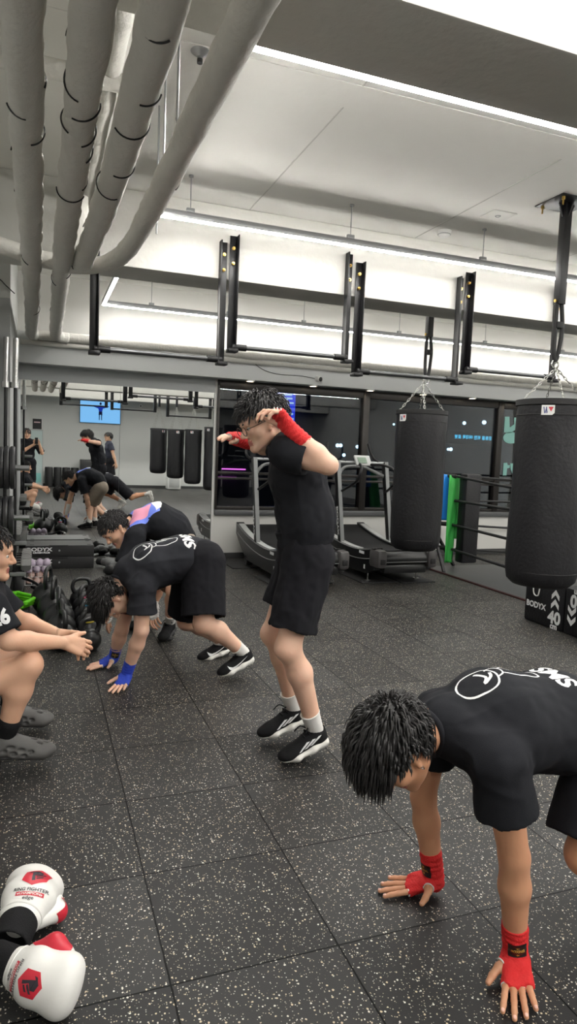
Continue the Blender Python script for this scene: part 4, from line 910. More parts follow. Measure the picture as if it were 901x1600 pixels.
def nails(H, parent):
    for ch in H['F'] + [H['T']]:
        d = _unit(ch[-1] - ch[-2]); up = -H['n'] + 0; up = _unit(up - d * (up @ d))
        if ch is H['T']: up = _unit(up + H['s'] * .3); up = _unit(up - d * (up @ d))
        sd = np.cross(d, up); c = ch[-1] + up * .0062 * H['sc'] - d * .001; R = np.stack([d, sd, up], 1); q = MB().sphere((0, 0, 0), 1, 10, (.0062, .0052, .0016)); MB().add(q.v[0] @ R.T + c, q.f).build('fingernail', NAIL, parent, smooth=180)
def wrap_glove(H, fore, m, parent, hem=M['white'], patch=True, long_=.105, vox=.0032, patch_dir=None):
    S = SD(); sc = H['sc']; wr, d = H['wr'], H['d']; f = _unit(fore - wr)
    S.cap(wr - f * .01, wr + f * long_, .0335 * sc, .037 * sc, k=.012, clip=[(wr + f * (long_ - .0), f)])
    for i, k in enumerate(H['K']): S.cap(wr + H['s'] * (.012, .005, -.004, -.012)[i] * sc, k + d * .016, .0205 * sc, .0148 * sc, k=.014, clip=[(k + d * .007, d)])
    S.cap(wr + .02 * d - .02 * H['s'], H['K'][3], .0185 * sc, .0142 * sc, k=.014, clip=[(H['K'][3] + d * .006, d)])
    T = H['T']; S.cap(T[0], T[0] * .3 + T[1] * .7, .0195 * sc, .017 * sc, k=.016, clip=[(T[0] * .45 + T[1] * .55, T[1] - T[0])])
    V, F = S.mesh(vox, 1); N = vnormals(V, F)
    along = (V - wr) @ f; V = V + N * (.0013 * np.sin(along * 2 * PI / .021 + 3 * vnoise(V * 30, 4)) + .0008 * vnoise(V * 90, 5))[:, None]
    o = mk('hand_wrap', V, F, m, parent, smooth=180)
    h = MB()
    for i, ch in enumerate(H['F']):
        dd = _unit(ch[1] - ch[0]); h.torus(ch[0] + d * .0075, .0118 * sc, .0025, dd, n=16, k=6)
    h.torus(T[0] * .4 + T[1] * .6, .0165 * sc, .0025, T[1] - T[0], n=18, k=6); h.build('hem', hem, o, smooth=180)
    if patch:
        pd = _unit(patch_dir); pd = _unit(pd - f * (pd @ f)); u = -np.cross(pd, f); u = np.cross(f, pd) ; c = wr + f * .048
        V2 = np.array([(-.021, -.019), (.021, -.019), (.021, .019), (-.021, .019)]) * 1.15; dc = decal('label_patch', V2, [(0, 1, 2, 3)], c, u, f, bvh_of(o), M['plastic'], o, .006, .002, .06)
        if dc is not None:
            V2, F2 = text_tris('BOXING', .009, .0004); decal('patch_print', V2 + A_(0, .001), F2, c, u, f, bvh_of(o), mat('gold_thread', (190, 150, 70), .5), dc, .004, .0032, .06)
            V2, F2 = poly_tris([[(.006 * math.cos(a) * (1 if i % 2 else .45), .011 + .006 * math.sin(a) * (1 if i % 2 else .45)) for i, a in enumerate(np.linspace(0, 2 * PI, 10, endpoint=False))], [(.006 * math.cos(a) * (1 if i % 2 else .45), -.012 + .006 * math.sin(a) * (1 if i % 2 else .45)) for i, a in enumerate(np.linspace(0, 2 * PI, 10, endpoint=False))]])
            decal('patch_print', V2, F2, c, u, f, bvh_of(o), mat('gold_thread', (200, 165, 70), .5), dc, .004, .0032, .06)
    return o

def head_frame(c, f, u):
    f = _unit(f); u = _unit(np.array(u, float) - f * (np.array(u, float) @ f)); return np.array(c, float), np.stack([np.cross(f, u), f, u], 1)
def head_mesh(c, R, nk, vox=.0036):
    S = SD(); L = lambda *p: c + R @ A_(*p)
    def el(p, r, k=.02, op='+'): S.ell(L(*p), r, R, k, op=op)
    el((0, -.012, .035), (.075, .098, .086)); el((0, .032, -.018), (.062, .062, .084), .03); el((0, .045, .052), (.058, .045, .045), .03)
    for s in (-1, 1):
        S.cap(L(s * .052, .0, -.055), L(s * .016, .076, -.094), .020, .015, k=.03); el((s * .043, .058, -.020), (.022, .024, .020), .022)
    el((0, .080, -.095), (.018, .014, .013), .02)
    S.cap(L(-.034, .086, .026), L(.034, .086, .026), .010, k=.02)
    for s in (-1, 1): el((s * .031, .099, .004), (.017, .013, .010), .012, '-')
    S.cap(L(0, .090, .016), L(0, .113, -.024), .0065, .0105, k=.012)
    for s in (-1, 1): el((s * .0115, .101, -.030), (.0075, .010, .0075), .008)
    S.cap(L(-.016, .0905, -.057), L(.016, .0905, -.057), .0055, k=.006); S.cap(L(-.014, .0885, -.0685), L(.014, .0885, -.0685), .0065, k=.006); S.cap(L(-.02, .097, -.0625), L(.02, .097, -.0625), .0016, k=.004, op='-')
    for s in (-1, 1):
        S.cap(L(s * .073, .002, -.022), L(s * .083, -.012, .016), .010, .013, k=.008, wide=R @ A_(s, .4, 0), ws=.55); S.cap(L(s * .0785, .004, -.026), L(s * .076, .006, -.030), .0075, k=.006)
        el((s * .094, -.003, .004), (.010, .008, .013), .006, '-')
    S.cap(L(0, -.035, -.03), nk, .052, .056, k=.035)
    V, F = S.mesh(vox, 1); P = (V - c) @ R; fm = np.zeros(len(F), int); C = P[F].mean(1)
    fm[(abs(C[:, 0]) < .021) & (C[:, 2] < -.0515) & (C[:, 2] > -.0745) & (C[:, 1] > .086)] = 1
    return V, F, fm
def face_bits(c, R, body):
    L = lambda *p: c + R @ A_(*p)
    for s in (-1, 1):
        e = MB(); ir = MB(); br = MB()
        q = MB().sphere((0, 0, 0), 1, 14, (.0135, .0125, .0115)); e.add(q.v[0] @ R.T + L(s * .031, .0775, .003), q.f)
        q = MB().sphere((0, 0, 0), 1, 10, (.0055, .002, .0055)); ir.add(q.v[0] @ R.T + L(s * .031, .0893, .002), q.f)
        br.tube([L(s * .012, .098, .024), L(s * .026, .0985, .029), L(s * .048, .084, .026)], [.003, .0038, .0018], 6, sub=4); e.build('eye', EYEW, body, smooth=180); ir.build('iris', IRIS, body, smooth=180); br.build('eyebrow', HAIR, body, smooth=180)
def hair_mesh(c, R, n, length, seed, grav=.35, bang=1.3, volume=.016, front=.35, tuft=.006, crown=(0, -.03, .125), low=-.055, messy=.25):
    r = np.random.default_rng(seed); ctr = A_(0, -.012, .035); rad = A_(.078, .100, .090); G = R.T @ A_(0, 0, -1); crown = np.array(crown)
    S = SD(); S.ell(c + R @ ctr, rad + volume * .55, R, .01, clip=[(c + R @ A_(0, .068, .058), R @ A_(0, .62, -.78)), (c + R @ A_(0, 0, low), R @ A_(0, .25, -1))]); [S.ell(c + R @ A_(q * .085, .012, -.012), (.035, .042, .042), R, .006, op='-') for q in (-1, 1)]; V0, F0 = S.mesh(.006, 1)
    Vs = [V0]; Fs = [F0]; nb = len(V0); k = 5; m = 7; th = np.linspace(0, 2 * PI, k, endpoint=False); cnt = 0
    while cnt < n:
        v = r.normal(size=3); v /= np.linalg.norm(v); p = ctr + v * rad * (1 + .08)
        hl = .62 * (p[1] - .068) - .78 * (p[2] - .058)
        if hl > .002 or p[2] < low + .02 or (p[2] < .02 and p[1] > -.03): continue
        cnt += 1; isf = p[1] > .02 and p[2] > .05
        fl = p - crown; nrm = (p - ctr) / rad ** 2; nrm /= np.linalg.norm(nrm); fl -= nrm * (fl @ nrm); fl /= max(np.linalg.norm(fl), .02); fl = fl + A_(0, front, 0) + r.normal(size=3) * messy; 
        L = length * r.uniform(.65, 1.25) * (bang if isf else .42 if abs(p[0]) > .05 and p[2] < .07 and p[1] > -.06 else 1); off = volume * r.uniform(.25, 1.25); pts = [p - nrm * .004]; d = fl / np.linalg.norm(fl) + nrm * .35
        for i in range(1, m):
            d = d + G * grav * (i / m) ; nn = (pts[-1] - ctr) / rad ** 2; nn /= np.linalg.norm(nn); d = d / np.linalg.norm(d); q = pts[-1] + d * L / (m - 1); e = np.linalg.norm((q - ctr) / rad); mn = 1 + .06 + off / .09 * min(1, i / 3)
            if e < mn: q = ctr + (q - ctr) * mn / e
            d = q - pts[-1]; pts.append(q)
        P = np.array(pts); T = np.gradient(P, axis=0); T /= np.linalg.norm(T, axis=1, keepdims=True); U = np.cross(T, P - ctr); U /= np.maximum(np.linalg.norm(U, axis=1, keepdims=True), 1e-6); W = np.cross(U, T)
        rr = tuft * r.uniform(.7, 1.3) * np.array([.8, 1, 1, .9, .72, .45, .08]); ring = P[:, None] + rr[:, None, None] * (np.cos(th)[None, :, None] * U[:, None] + .5 * np.sin(th)[None, :, None] * W[:, None])
        Vs.append(ring.reshape(-1, 3) @ R.T + c); a = np.arange(k); F = np.concatenate([np.stack([i * k + a, i * k + (a + 1) % k, (i + 1) * k + (a + 1) % k, (i + 1) * k + a], 1) for i in range(m - 1)]); Fs.append(F + nb); nb += m * k
    return np.concatenate(Vs), np.concatenate(Fs)

def body_sd(J, sl=1.0, hands=True):
    hc = (J['hipL'] + J['hipR']) / 2; a = J['nk'] - hc; lat = _unit(J['shL'] - J['shR']); la2 = _unit(J['hipL'] - J['hipR'])
    wa = J.get('waist', hc + .38 * a); ch = J.get('chest', hc + .72 * a); S = SD()
    S.cap(J['hipL'], J['hipR'], .092 * sl, k=.03); S.cap(hc, wa, .100 * sl, .094 * sl, k=.05, wide=la2, ws=1.36); S.cap(wa, ch, .094 * sl, .110 * sl, k=.05, wide=lat, ws=1.36); S.cap(ch, J['nk'] + (ch - J['nk']) * .35, .108 * sl, .070 * sl, k=.04, wide=lat, ws=1.4)
    for s in 'LR':
        S.cap(J['sh' + s], J['nk'], .050, .050, k=.05); S.cap(J['sh' + s], J['el' + s], .052 * sl, .041 * sl, k=.03)
        e, w_ = J['el' + s], J['wr' + s]; m_ = e + .3 * (w_ - e); S.cap(e, m_, .041 * sl, .042 * sl, k=.015); S.cap(m_, w_, .042 * sl, .0275 * sl, k=.02)
        h, kn, an = J['hip' + s], J['knee' + s], J['ank' + s]; S.cap(h, kn, .088 * sl, .056 * sl, k=.03)
        bk = _unit((h - kn) / np.linalg.norm(h - kn) + (an - kn) / np.linalg.norm(an - kn) + 1e-6); cf = kn + .3 * (an - kn) + bk * .018; S.cap(kn, cf, .053 * sl, .056 * sl, k=.03); S.cap(cf, an, .056 * sl, .036, k=.03); S.ell(kn - bk * .012, (.046, .046, .046), k=.03)
    S.cap(J['nk'], J['hd'] + (J['nk'] - J['hd']) * .35, .052, .046, k=.04)
    return S, hc, a, lat, la2, wa, ch
def folds(V, F, ax, amp, seed, s1=(5, 16), s2=34):
    N = vnormals(V, F); al = V @ _unit(ax); Q = V * s1[1] + np.outer(al * (s1[0] - s1[1]), _unit(ax)); n1 = vnoise(Q + 7, seed); n2 = vnoise(V * s2 + 2, seed + 1)
    return V + N * (amp * (1.2 * (.4 - abs(n1)) + .35 * n2))[:, None]
def tee(J, B, m, parent, sl=1., sleeve=.62, hem=.16, sag=0., vox=.006, amp=.006, seed=1, neck=.066, cuff=.082, name='t_shirt', waist_r=.112):
    hc, a, lat, la2, wa, ch = B; S = SD(); g = A_(0, 0, -1.)
    hp = hc + hem * a
    S.cap(hc + (hem - .12) * a + g * sag * .4, wa + g * sag, (waist_r + .008) * sl, waist_r * sl, k=.04, wide=la2, ws=1.38, clip=[(hp, -a)])
    if sag: S.cap(hc + (hem - .12) * a, wa, (waist_r + .004) * sl, waist_r * sl, k=.04, wide=la2, ws=1.38, clip=[(hp, -a)]); S.cap(wa, ch, waist_r * sl, .124 * sl, k=.05, wide=lat, ws=1.36)
    S.cap(wa + g * sag, ch + g * sag * .5, waist_r * sl, .124 * sl, k=.06, wide=lat, ws=1.36); S.cap(ch, J['nk'] + (ch - J['nk']) * .28, .121 * sl, .080 * sl, k=.05, wide=lat, ws=1.42)
    for s in 'LR':
        sh, el = J['sh' + s], J['el' + s]; e = sh + (el - sh) * sleeve; d = el - sh; S.cap(sh, J['nk'] + (sh - J['nk']) * .08, .064 * sl, .064, k=.05); S.cap(sh, e + _unit(d) * .05, .068 * sl, cuff * sl, k=.035, clip=[(e, d)])
    for s in 'LR':
        sh, el = J['sh' + s], J['el' + s]; e = sh + (el - sh) * sleeve; d = _unit(el - sh); Ls = np.linalg.norm(e - sh); rc = .068 * sl + (cuff - .068) * sl * Ls / (Ls + .05); S.cap(e - d * .03, e + d * .1, rc - .016, rc - .010, k=.004, op='-')
    f = _unit(np.cross(lat, a)); pass
    V, F = S.mesh(vox, 2); V = folds(V, F, a, amp, seed); o = mk(name, V, F, m, parent, smooth=180)
    # collar band
    ax_ = _unit(J['hd'] - J['nk']); MB().torus(J['nk'] + ax_ * .052, neck - .008, .010, ax_, n=28, k=8).build('collar', m, o, smooth=180)
    return o
def shorts(J, B, m, parent, sl=1., leg=.86, leg_r=None, top=.2, vox=.006, amp=.005, seed=3, r0=.112, r1=.120, name='shorts', sag=0.):
    hc, a, lat, la2, wa, ch = B; S = SD()
    S.cap(J['hipL'], J['hipR'], .112 * sl, k=.04); S.cap(hc, hc + a * (top + .1), .114 * sl, .112 * sl, k=.05, wide=la2, ws=1.38, clip=[(hc + a * top, a)])
    for s in 'LR':
        h, kn = J['hip' + s], J['knee' + s]; e = h + (kn - h) * (leg_r if leg_r and s == 'R' else leg); d = kn - h; S.cap(h, e + _unit(d) * .06, r0 * sl, r1 * sl, k=.03, clip=[(e, d)])
    for s in 'LR':
        h, kn = J['hip' + s], J['knee' + s]; e = h + (kn - h) * (leg_r if leg_r and s == 'R' else leg); d = _unit(kn - h); S.cap(e - d * .05, e + d * .12, (r1 - .016) * sl, (r1 - .006) * sl, k=.004, op='-')
    V, F = S.mesh(vox, 2); V = folds(V, F, (J['kneeL'] - J['hipL']), amp, seed, (6, 15)); o = mk(name, V, F, m, parent, smooth=180)
    MB().tube([hc + a * (top - .01) + (.112 * sl) * (math.cos(t) * _unit(np.cross(la2, a)) + 1.36 * math.sin(t) * la2) for t in np.linspace(0, 2 * PI, 32, endpoint=False)], .010, 8, closed=True).build('waistband', m, o, smooth=180)
    return o
def sneaker(ank, fwd, up, parent, logo=None, upper=KNIT, sole=SOLE, sock=WHW, sock_h=.10, sc=1., shin=None, side=0, name='sneaker'):
    fwd = _unit(fwd); up = _unit(np.array(up, float) - fwd * (np.array(up, float) @ fwd)); lf = np.cross(up, fwd); R = np.stack([fwd, lf, up], 1); o = np.array(ank, float) - .085 * sc * up - .058 * sc * fwd; L = lambda *p: o + sc * (R @ A_(*p))
    S = SD(); w_ = lf
    S.cap(L(.045, 0, .046), L(.06, 0, .082), .036 * sc, .035 * sc, k=.02, wide=w_, ws=.95); S.cap(L(.07, 0, .066), L(.19, .002, .042), .042 * sc, .032 * sc, k=.03, wide=w_, ws=1.08); S.ell(L(.222, .003, .036), A_(.052, .043, .028) * sc, R, .03); S.cap(L(.03, 0, .05), L(.022, 0, .088), .020 * sc, .012 * sc, k=.02, wide=w_, ws=1.3)
    S.cap(L(.052, 0, .15), L(.052, 0, .10), .033 * sc, .031 * sc, k=.006, op='-'); S.plane(L(0, 0, .02), -up)
    V, F = S.mesh(.0042, 1); sh = mk(name, V, F, upper, parent, smooth=180)
    S = SD(); S.cap(L(.036, 0, .020), L(.11, 0, .018), .022 * sc, .0205 * sc, k=.02, wide=w_, ws=1.85); S.cap(L(.11, 0, .018), L(.195, .003, .017), .0205 * sc, k=.02, wide=w_, ws=2.2); S.cap(L(.195, .003, .017), L(.248, .003, .022), .0205 * sc, .014 * sc, k=.02, wide=w_, ws=2.2); S.cap(L(.024, 0, .034), L(.10, 0, .028), .016 * sc, k=.02, wide=w_, ws=2.45); S.plane(L(0, 0, 0), -up)
    V, F = S.mesh(.0042, 1); mk('midsole', V, F, sole, sh, smooth=180)
    b = MB()
    for i in range(5):
        x = .105 + .021 * i; z = .108 - .016 * i; b.tube([L(x, -.026, z - .016), L(x + .006, -.012, z), L(x + .008, .012, z), L(x, .026, z - .016)], .0032 * sc, 6, sub=3)
    b.tube([L(.1, 0, .112), L(.115, .03, .13), L(.14, .045, .115)], .003 * sc, 6, sub=3); b.tube([L(.1, 0, .112), L(.125, -.02, .13), L(.155, -.03, .11)], .003 * sc, 6, sub=3); b.build('laces', upper, sh, smooth=180)
    if logo:
        for s in ((1,) if side == 1 else (-1,) if side == -1 else (1, -1)):
            if logo == 'stripes': P = [[(x, z), (x + .016, z), (x - .036, z + .031), (x - .052, z + .031)] for x, z in ((.170, .040), (.139, .044), (.108, .050))]
            else: P = [[(.055, .066), (.066, .056), (.085, .046), (.11, .046), (.15, .056), (.205, .078), (.15, .049), (.11, .034), (.08, .031), (.062, .039), (.056, .05)]]; P = [[(.26 - x * .98, z) for x, z in P[0]]]
            V2, F2 = poly_tris([[(-s * x * sc, z * sc) for x, z in q] for q in P]); decal('stripe_mark' if logo == 'stripes' else 'swoosh_mark', V2, F2, o + lf * s * .0, -s * fwd, up, bvh_of(sh), M['ink'], sh, .006, .0012, .12)
    if sock is not None:
        sd = _unit(shin - ank); b = MB(); n = 10
        b.tube([ank - up * .02] + [ank + sd * sock_h * i / n for i in range(n + 1)], [.036] + [.0385 + .007 * (i / n) + .0012 * (i % 2) for i in range(n + 1)], 18); b.torus(ank + sd * sock_h, .0445, .0045, sd, n=24, k=8); b.build('sock', sock, parent, smooth=180)
    return sh
def clog(ank, fwd, up, parent, sock, shin):
    fwd = _unit(fwd); up = _unit(np.array(up, float) - fwd * (np.array(up, float) @ fwd)); lf = np.cross(up, fwd); R = np.stack([fwd, lf, up], 1); o = np.array(ank, float) - .095 * up - .068 * fwd; L = lambda *p: o + R @ A_(*p); S = SD()
    S.cap(L(.045, 0, .03), L(.12, 0, .024), .030, .024, k=.02, wide=lf, ws=1.55); S.cap(L(.12, 0, .024), L(.235, .002, .026), .024, .022, k=.02, wide=lf, ws=2.15); S.cap(L(.05, 0, .05), L(.05, 0, .082), .044, .036, k=.02); S.cap(L(.07, 0, .07), L(.19, 0, .048), .046, .038, k=.03, wide=lf, ws=1.1); S.ell(L(.23, .002, .04), A_(.062, .05, .034), R, .03)
    S.cap(L(.06, 0, .14), L(.068, 0, .088), .040, .036, k=.01, op='-')
    for s in (-1, 1):
        for (x, z, rx) in ((.10, .062, .018), (.145, .052, .016), (.185, .046, .014), (.075, .045, .012), (.115, .036, .014), (.16, .028, .012), (.03, .055, .014)): S.ell(L(x, s * (.052 if x > .05 else .04), z), (rx, .016, .008), R, .006, op='-')
    for (x, y) in ((.215, .02), (.215, -.018), (.24, .002), (.19, .0)): S.ell(L(x, y, .078), (.014, .006, .02), R, .006, op='-')
    S.plane(L(0, 0, 0), -up); V, F = S.mesh(.0042, 1); c = mk('foam_clog', V, F, FOAM, parent, smooth=180)
    S = SD(); S.cap(L(.05, 0, .010), L(.24, .002, .010), .011, k=.01, wide=lf, ws=4.1); S.plane(L(0, 0, 0), -up); V, F = S.mesh(.0045, 1); mk('outsole', V, F, M['rubber'], c, smooth=180)
    sd = _unit(shin - ank); MB().tube([ank - up * .03, ank, ank + sd * .05, ank + sd * .085], [.042, .043, .047, .052], 16).build('sock', sock, parent, smooth=180)

def person(label, J, f, u, skin, group=None, vox=.0065, hv=.0045, hands=None, sl=1., hair=None, hl=None):
    """builds the body (trunk, limbs, head and hands in one mesh); returns object, body frame and head frame"""
    J = {k: np.array(v, float) for k, v in J.items()}
    B = body_sd(J, sl); S = B[0]; ms = [S.mesh(vox, 2)]; fms = [np.zeros(len(ms[0][1]), int)]
    c, R = head_frame(J['hd'], f, u); V, F, fm = head_mesh(c, R, J['nk'], hv); ms.append((V, F)); fms.append(fm)
    for s, H in (hands or {}).items():
        q = hand_sd(H, J['el' + s]).mesh(.0028, 1); ms.append(q); fms.append(np.zeros(len(q[1]), int))
    V, F = joinm(*ms); lo = V.min(0); o = mk('person', V, F, [skin, LIP], loc=((V[:, 0].min() + V[:, 0].max()) / 2, (V[:, 1].min() + V[:, 1].max()) / 2, lo[2]), fm=np.concatenate(fms), smooth=180)
    tag(o, label, 'person', group); face_bits(c, R, o)
    if hair:
        V, F = hair_mesh(c, R, **hair); mk('hair', V, F, HAIR, o, smooth=180)
    return o, B[1:], (c, R), J

# ---------------------------------------------------------------- 1. the jumping man with red wraps and glasses
J = dict(nk=at(447, 690, 2.92), hd=at(410, 661, 2.92), shL=at(446, 708, 2.75), elL=at(513, 727, 2.62), wrL=at(452, 669, 2.72), shR=at(446, 702, 3.10), elR=at(428, 702, 3.32), wrR=at(371, 686, 3.12), hipL=at(482, 874, 2.84), hipR=at(472, 870, 3.02), kneeL=at(450, 1012, 2.80), ankL=at(493, 1142, 2.86), kneeR=at(427, 990, 3.02), ankR=at(459, 1109, 3.09), waist=at(478, 806, 2.92), chest=at(464, 742, 2.92))
J['toeL'] = at(440, 1184, 2.80); J['toeR'] = at(415, 1150, 3.03)
hL = hand_chain(J['wrL'], at(421, 630, 2.74) - J['wrL'], A_(-.75, .1, -.6), A_(-.15, .95, -.2), curl=(.85, .75, .5), spread=.08, thumb=(.8, .4, .45))
hR = hand_chain(J['wrR'], at(341, 677, 2.98) - J['wrR'], A_(-.1, .3, -.9), A_(-.1, -1., -.15), curl=(.15, .2, .15), spread=.12, thumb=(.75, .6, .3))
o, B, HD, J = person('jumping man in black tee and shorts with red hand wraps and glasses', J, (-.93, -.06, -.42), (-.42, 0, .9), SK[1], hands=dict(L=hL, R=hR), hair=dict(n=1200, length=.050, seed=3, grav=.03, bang=.85, volume=.024, front=.5, tuft=.0042, messy=.55))
tee(J, B, TEE, o, sleeve=.52, hem=.14, seed=11, cuff=.078, amp=.009, waist_r=.126); shorts(J, B, SHO, o, leg=.80, leg_r=.66, top=.26, seed=12, r0=.118, r1=.110, amp=.009)
wrap_glove(hL, J['elL'], RED, o, patch=False); wrap_glove(hR, J['elR'], RED, o, patch=False)
for s, f_, up in (('L', J['toeL'] - J['ankL'], None), ('R', J['toeR'] - J['ankR'], None)):
    an = J['ank' + s]; fw = _unit(J['toe' + s] - an); fw = _unit(A_(-.955, -.18, -.20) if s == 'L' else A_(-.965, -.14, -.20)); sneaker(an, fw, A_(-.2, 0, 1), o, 'stripes', shin=J['knee' + s], sock_h=.105, sc=1.02)
g = MB(); Lc = lambda *p: HD[0] + HD[1] @ A_(*p)
for s in (-1, 1):
    g.tube([Lc(s * .033 + .025 * math.cos(t), .108, -.002 + .020 * math.sin(t)) for t in np.linspace(0, 2 * PI, 20, endpoint=False)], .0016, 6, closed=True); g.tube([Lc(s * .058, .107, .006), Lc(s * .078, .07, .008), Lc(s * .084, -.005, .012)], .0016, 6)
g.tube([Lc(-.009, .109, .002), Lc(0, .111, .005), Lc(.009, .109, .002)], .0016, 6); g.build('glasses', M['plastic'], o, smooth=180)

# ---------------------------------------------------------------- 2. the man on his hands in front, red wraps
def floor_hand(wr, d, s, **k):
    d = np.array((d[0], d[1], 0.)); d = _unit(d); wr = np.array(wr, float); kn = wr + .085 * d; kn[2] = .021; dd = _unit(kn - wr); n = A_(0, 0, -1.); n = _unit(n - dd * (n @ dd)); t = math.asin(-dd[2])
    return hand_chain(wr, dd, n, A_(s[0], s[1], 0), curl=(-t + .10, .04, .05), **k)
J = dict(nk=(1.075, 1.575, .700), hd=(.915, 1.535, .672), shL=(1.155, 1.41, .655), elL=at(803, 1338, 1.415), wrL=(1.288, 1.445, .052), shR=(1.19, 1.76, .650), elR=at(661, 1245, 1.82), wrR=(1.252, 1.812, .055), hipL=(1.63, 1.48, .60), hipR=(1.64, 1.68, .62), kneeL=(1.50, 1.42, .33), ankL=(1.86, 1.45, .15), kneeR=(2.02, 1.68, .27), ankR=(2.40, 1.66, .37), waist=(1.50, 1.585, .69), chest=(1.27, 1.58, .70))
J['toeL'] = A_(1.80, 1.43, .03); J['toeR'] = A_(2.47, 1.66, .28)
hL = floor_hand(J['wrL'], (-.55, -.80), (-.82, .57), spread=.15, thumb=(.62, .68, .06))
hR = floor_hand(J['wrR'], (-.92, .36), (-.36, -.93), spread=.17, thumb=(.25, .95, -.02))
o, B, HD, J = person('man in black tee planted on both red-wrapped hands at lower right', J, (-.42, .02, -.93), (-.9, -.05, .42), SK[2], vox=.006, hv=.003, hands=dict(L=hL, R=hR), hair=dict(n=1900, length=.062, seed=5, grav=.22, bang=1.25, volume=.026, front=.35, tuft=.0038, messy=.42, low=-.05))
PF = tee(J, B, TEE, o, sleeve=.50, hem=.06, sag=.045, seed=21, vox=.0052, cuff=.090, amp=.008, neck=.070)
shorts(J, B, SHO, o, leg=.9, top=.15, seed=22, r0=.125, r1=.125)
nails(hL, o); nails(hR, o)
wrap_glove(hL, J['elL'], RED, o, vox=.0026, patch_dir=A_(-.45, -.85, .1)); wrap_glove(hR, J['elR'], RED, o, vox=.0026, patch_dir=A_(-.95, -.1, .1))
sneaker(J['ankL'], A_(-.80, 0, -.6), A_(-.6, 0, .8), o, None, upper=WHW, shin=J['kneeL']); sneaker(J['ankR'], A_(.25, 0, -1), A_(-1, 0, -.25), o, None, upper=WHW, shin=J['kneeR'])
MB().torus(HD[0] + HD[1] @ A_(-.083, .005, -.034), .006, .0014, HD[1] @ A_(.3, 1, 0), n=14, k=6).build('earring', M['steel'], o)
def back_print(target, parent, c, u, v, s, m):
    """white line drawing of a glove and lettering across the shoulders"""
    b = bvh_of(target); P = []
    P += stroke2([(-.14, .0), (-.11, .065), (-.05, .085), (.0, .07), (.025, .02), (.0, -.045), (-.05, -.065), (-.11, -.05)], .008, True)
    P += stroke2([(.0, .05), (.04, .07), (.06, .04), (.05, .0), (.02, -.015)], .007); P += stroke2([(-.04, .06), (-.02, .01), (-.045, -.02), (-.005, .0), (.01, .03)], .012)
    P += stroke2([(.06, .05), (.12, .075), (.2, .08), (.24, .05), (.22, -.0), (.15, -.01), (.055, -.0)], .008); P += stroke2([(.07, .09), (.12, .10), (.15, .07)], .012); P += stroke2([(.12, .12), (.17, .105), (.21, .075)], .014)
    V2, F2 = quads2(P); decal('print', V2 * s, F2, c, u, v, b, m, parent, .012, .0015, .5)
    V2, F2 = text_tris('SMS', .12, .004); W2 = np.stack([V2[:, 1], -V2[:, 0]], 1) + A_(.31, .02)
    decal('print', W2 * s, F2, c, u, v, b, m, parent, .012, .0015, .5)
back_print(PF, PF, A_(1.235, 1.565, .82), A_(1, 0, .0), A_(0, 1, 0), .76, M['ink'])

# ---------------------------------------------------------------- 3. the bent man with blue wraps
J = dict(nk=at(196, 893, 4.15), hd=at(176, 936, 4.12), shL=at(222, 916, 3.99), elL=at(221, 985, 3.97), wrL=(.512, 4.085, .055), shR=at(208, 905, 4.33), elR=at(190, 984, 4.36), wrR=(.475, 4.45, .055), hipL=at(318, 878, 4.06), hipR=at(306, 874, 4.24), kneeL=at(318, 974, 3.93), ankL=at(381, 1020, 4.06), kneeR=at(292, 970, 4.32), ankR=at(350, 1003, 4.50))
J['waist'] = at(284, 868, 4.15); J['chest'] = at(233, 884, 4.15); J['toeL'] = at(352, 1055, 4.0); J['toeR'] = at(322, 1016, 4.45)
hL = floor_hand(J['wrL'], (-.45, -.85), (-.85, .45), spread=.12, thumb=(.5, .8, -.02)); hR = floor_hand(J['wrR'], (-.93, -.25), (.25, -.93), spread=.12, thumb=(.45, .85, -.02))
o, B, HD, J = person('bent man in faded black tee with both blue-wrapped hands on the floor', J, (.06, -.14, -.99), (-.98, -.1, -.08), SK[1], vox=.006, hv=.0036, hands=dict(L=hL, R=hR), sl=1.06, hair=dict(n=1200, length=.062, seed=8, grav=.25, bang=1.1, volume=.024, front=.3, tuft=.0040, messy=.45))
PB = tee(J, B, TEE2, o, sl=1.06, sleeve=.62, hem=-.02, sag=.03, seed=31, cuff=.088, amp=.007); shorts(J, B, SHO, o, sl=1.06, leg=.90, top=.12, seed=32, r0=.125, r1=.128, amp=.006)
wrap_glove(hL, J['elL'], BLUE, o, patch=False); wrap_glove(hR, J['elR'], BLUE, o, patch_dir=A_(0, -1, .2)); nails(hL, o)
sneaker(J['ankL'], A_(-.93, -.22, -.29), A_(-.25, 0, 1), o, 'swoosh', shin=J['kneeL'], sock_h=.085); sneaker(J['ankR'], A_(-.95, -.15, -.2), A_(-.2, 0, 1), o, 'swoosh', shin=J['kneeR'], sock_h=.07)
back_print(PB, PB, at(232, 850, 4.05), _unit(J['waist'] - J['nk']), A_(0, 1, 0), .75, M['ink'])

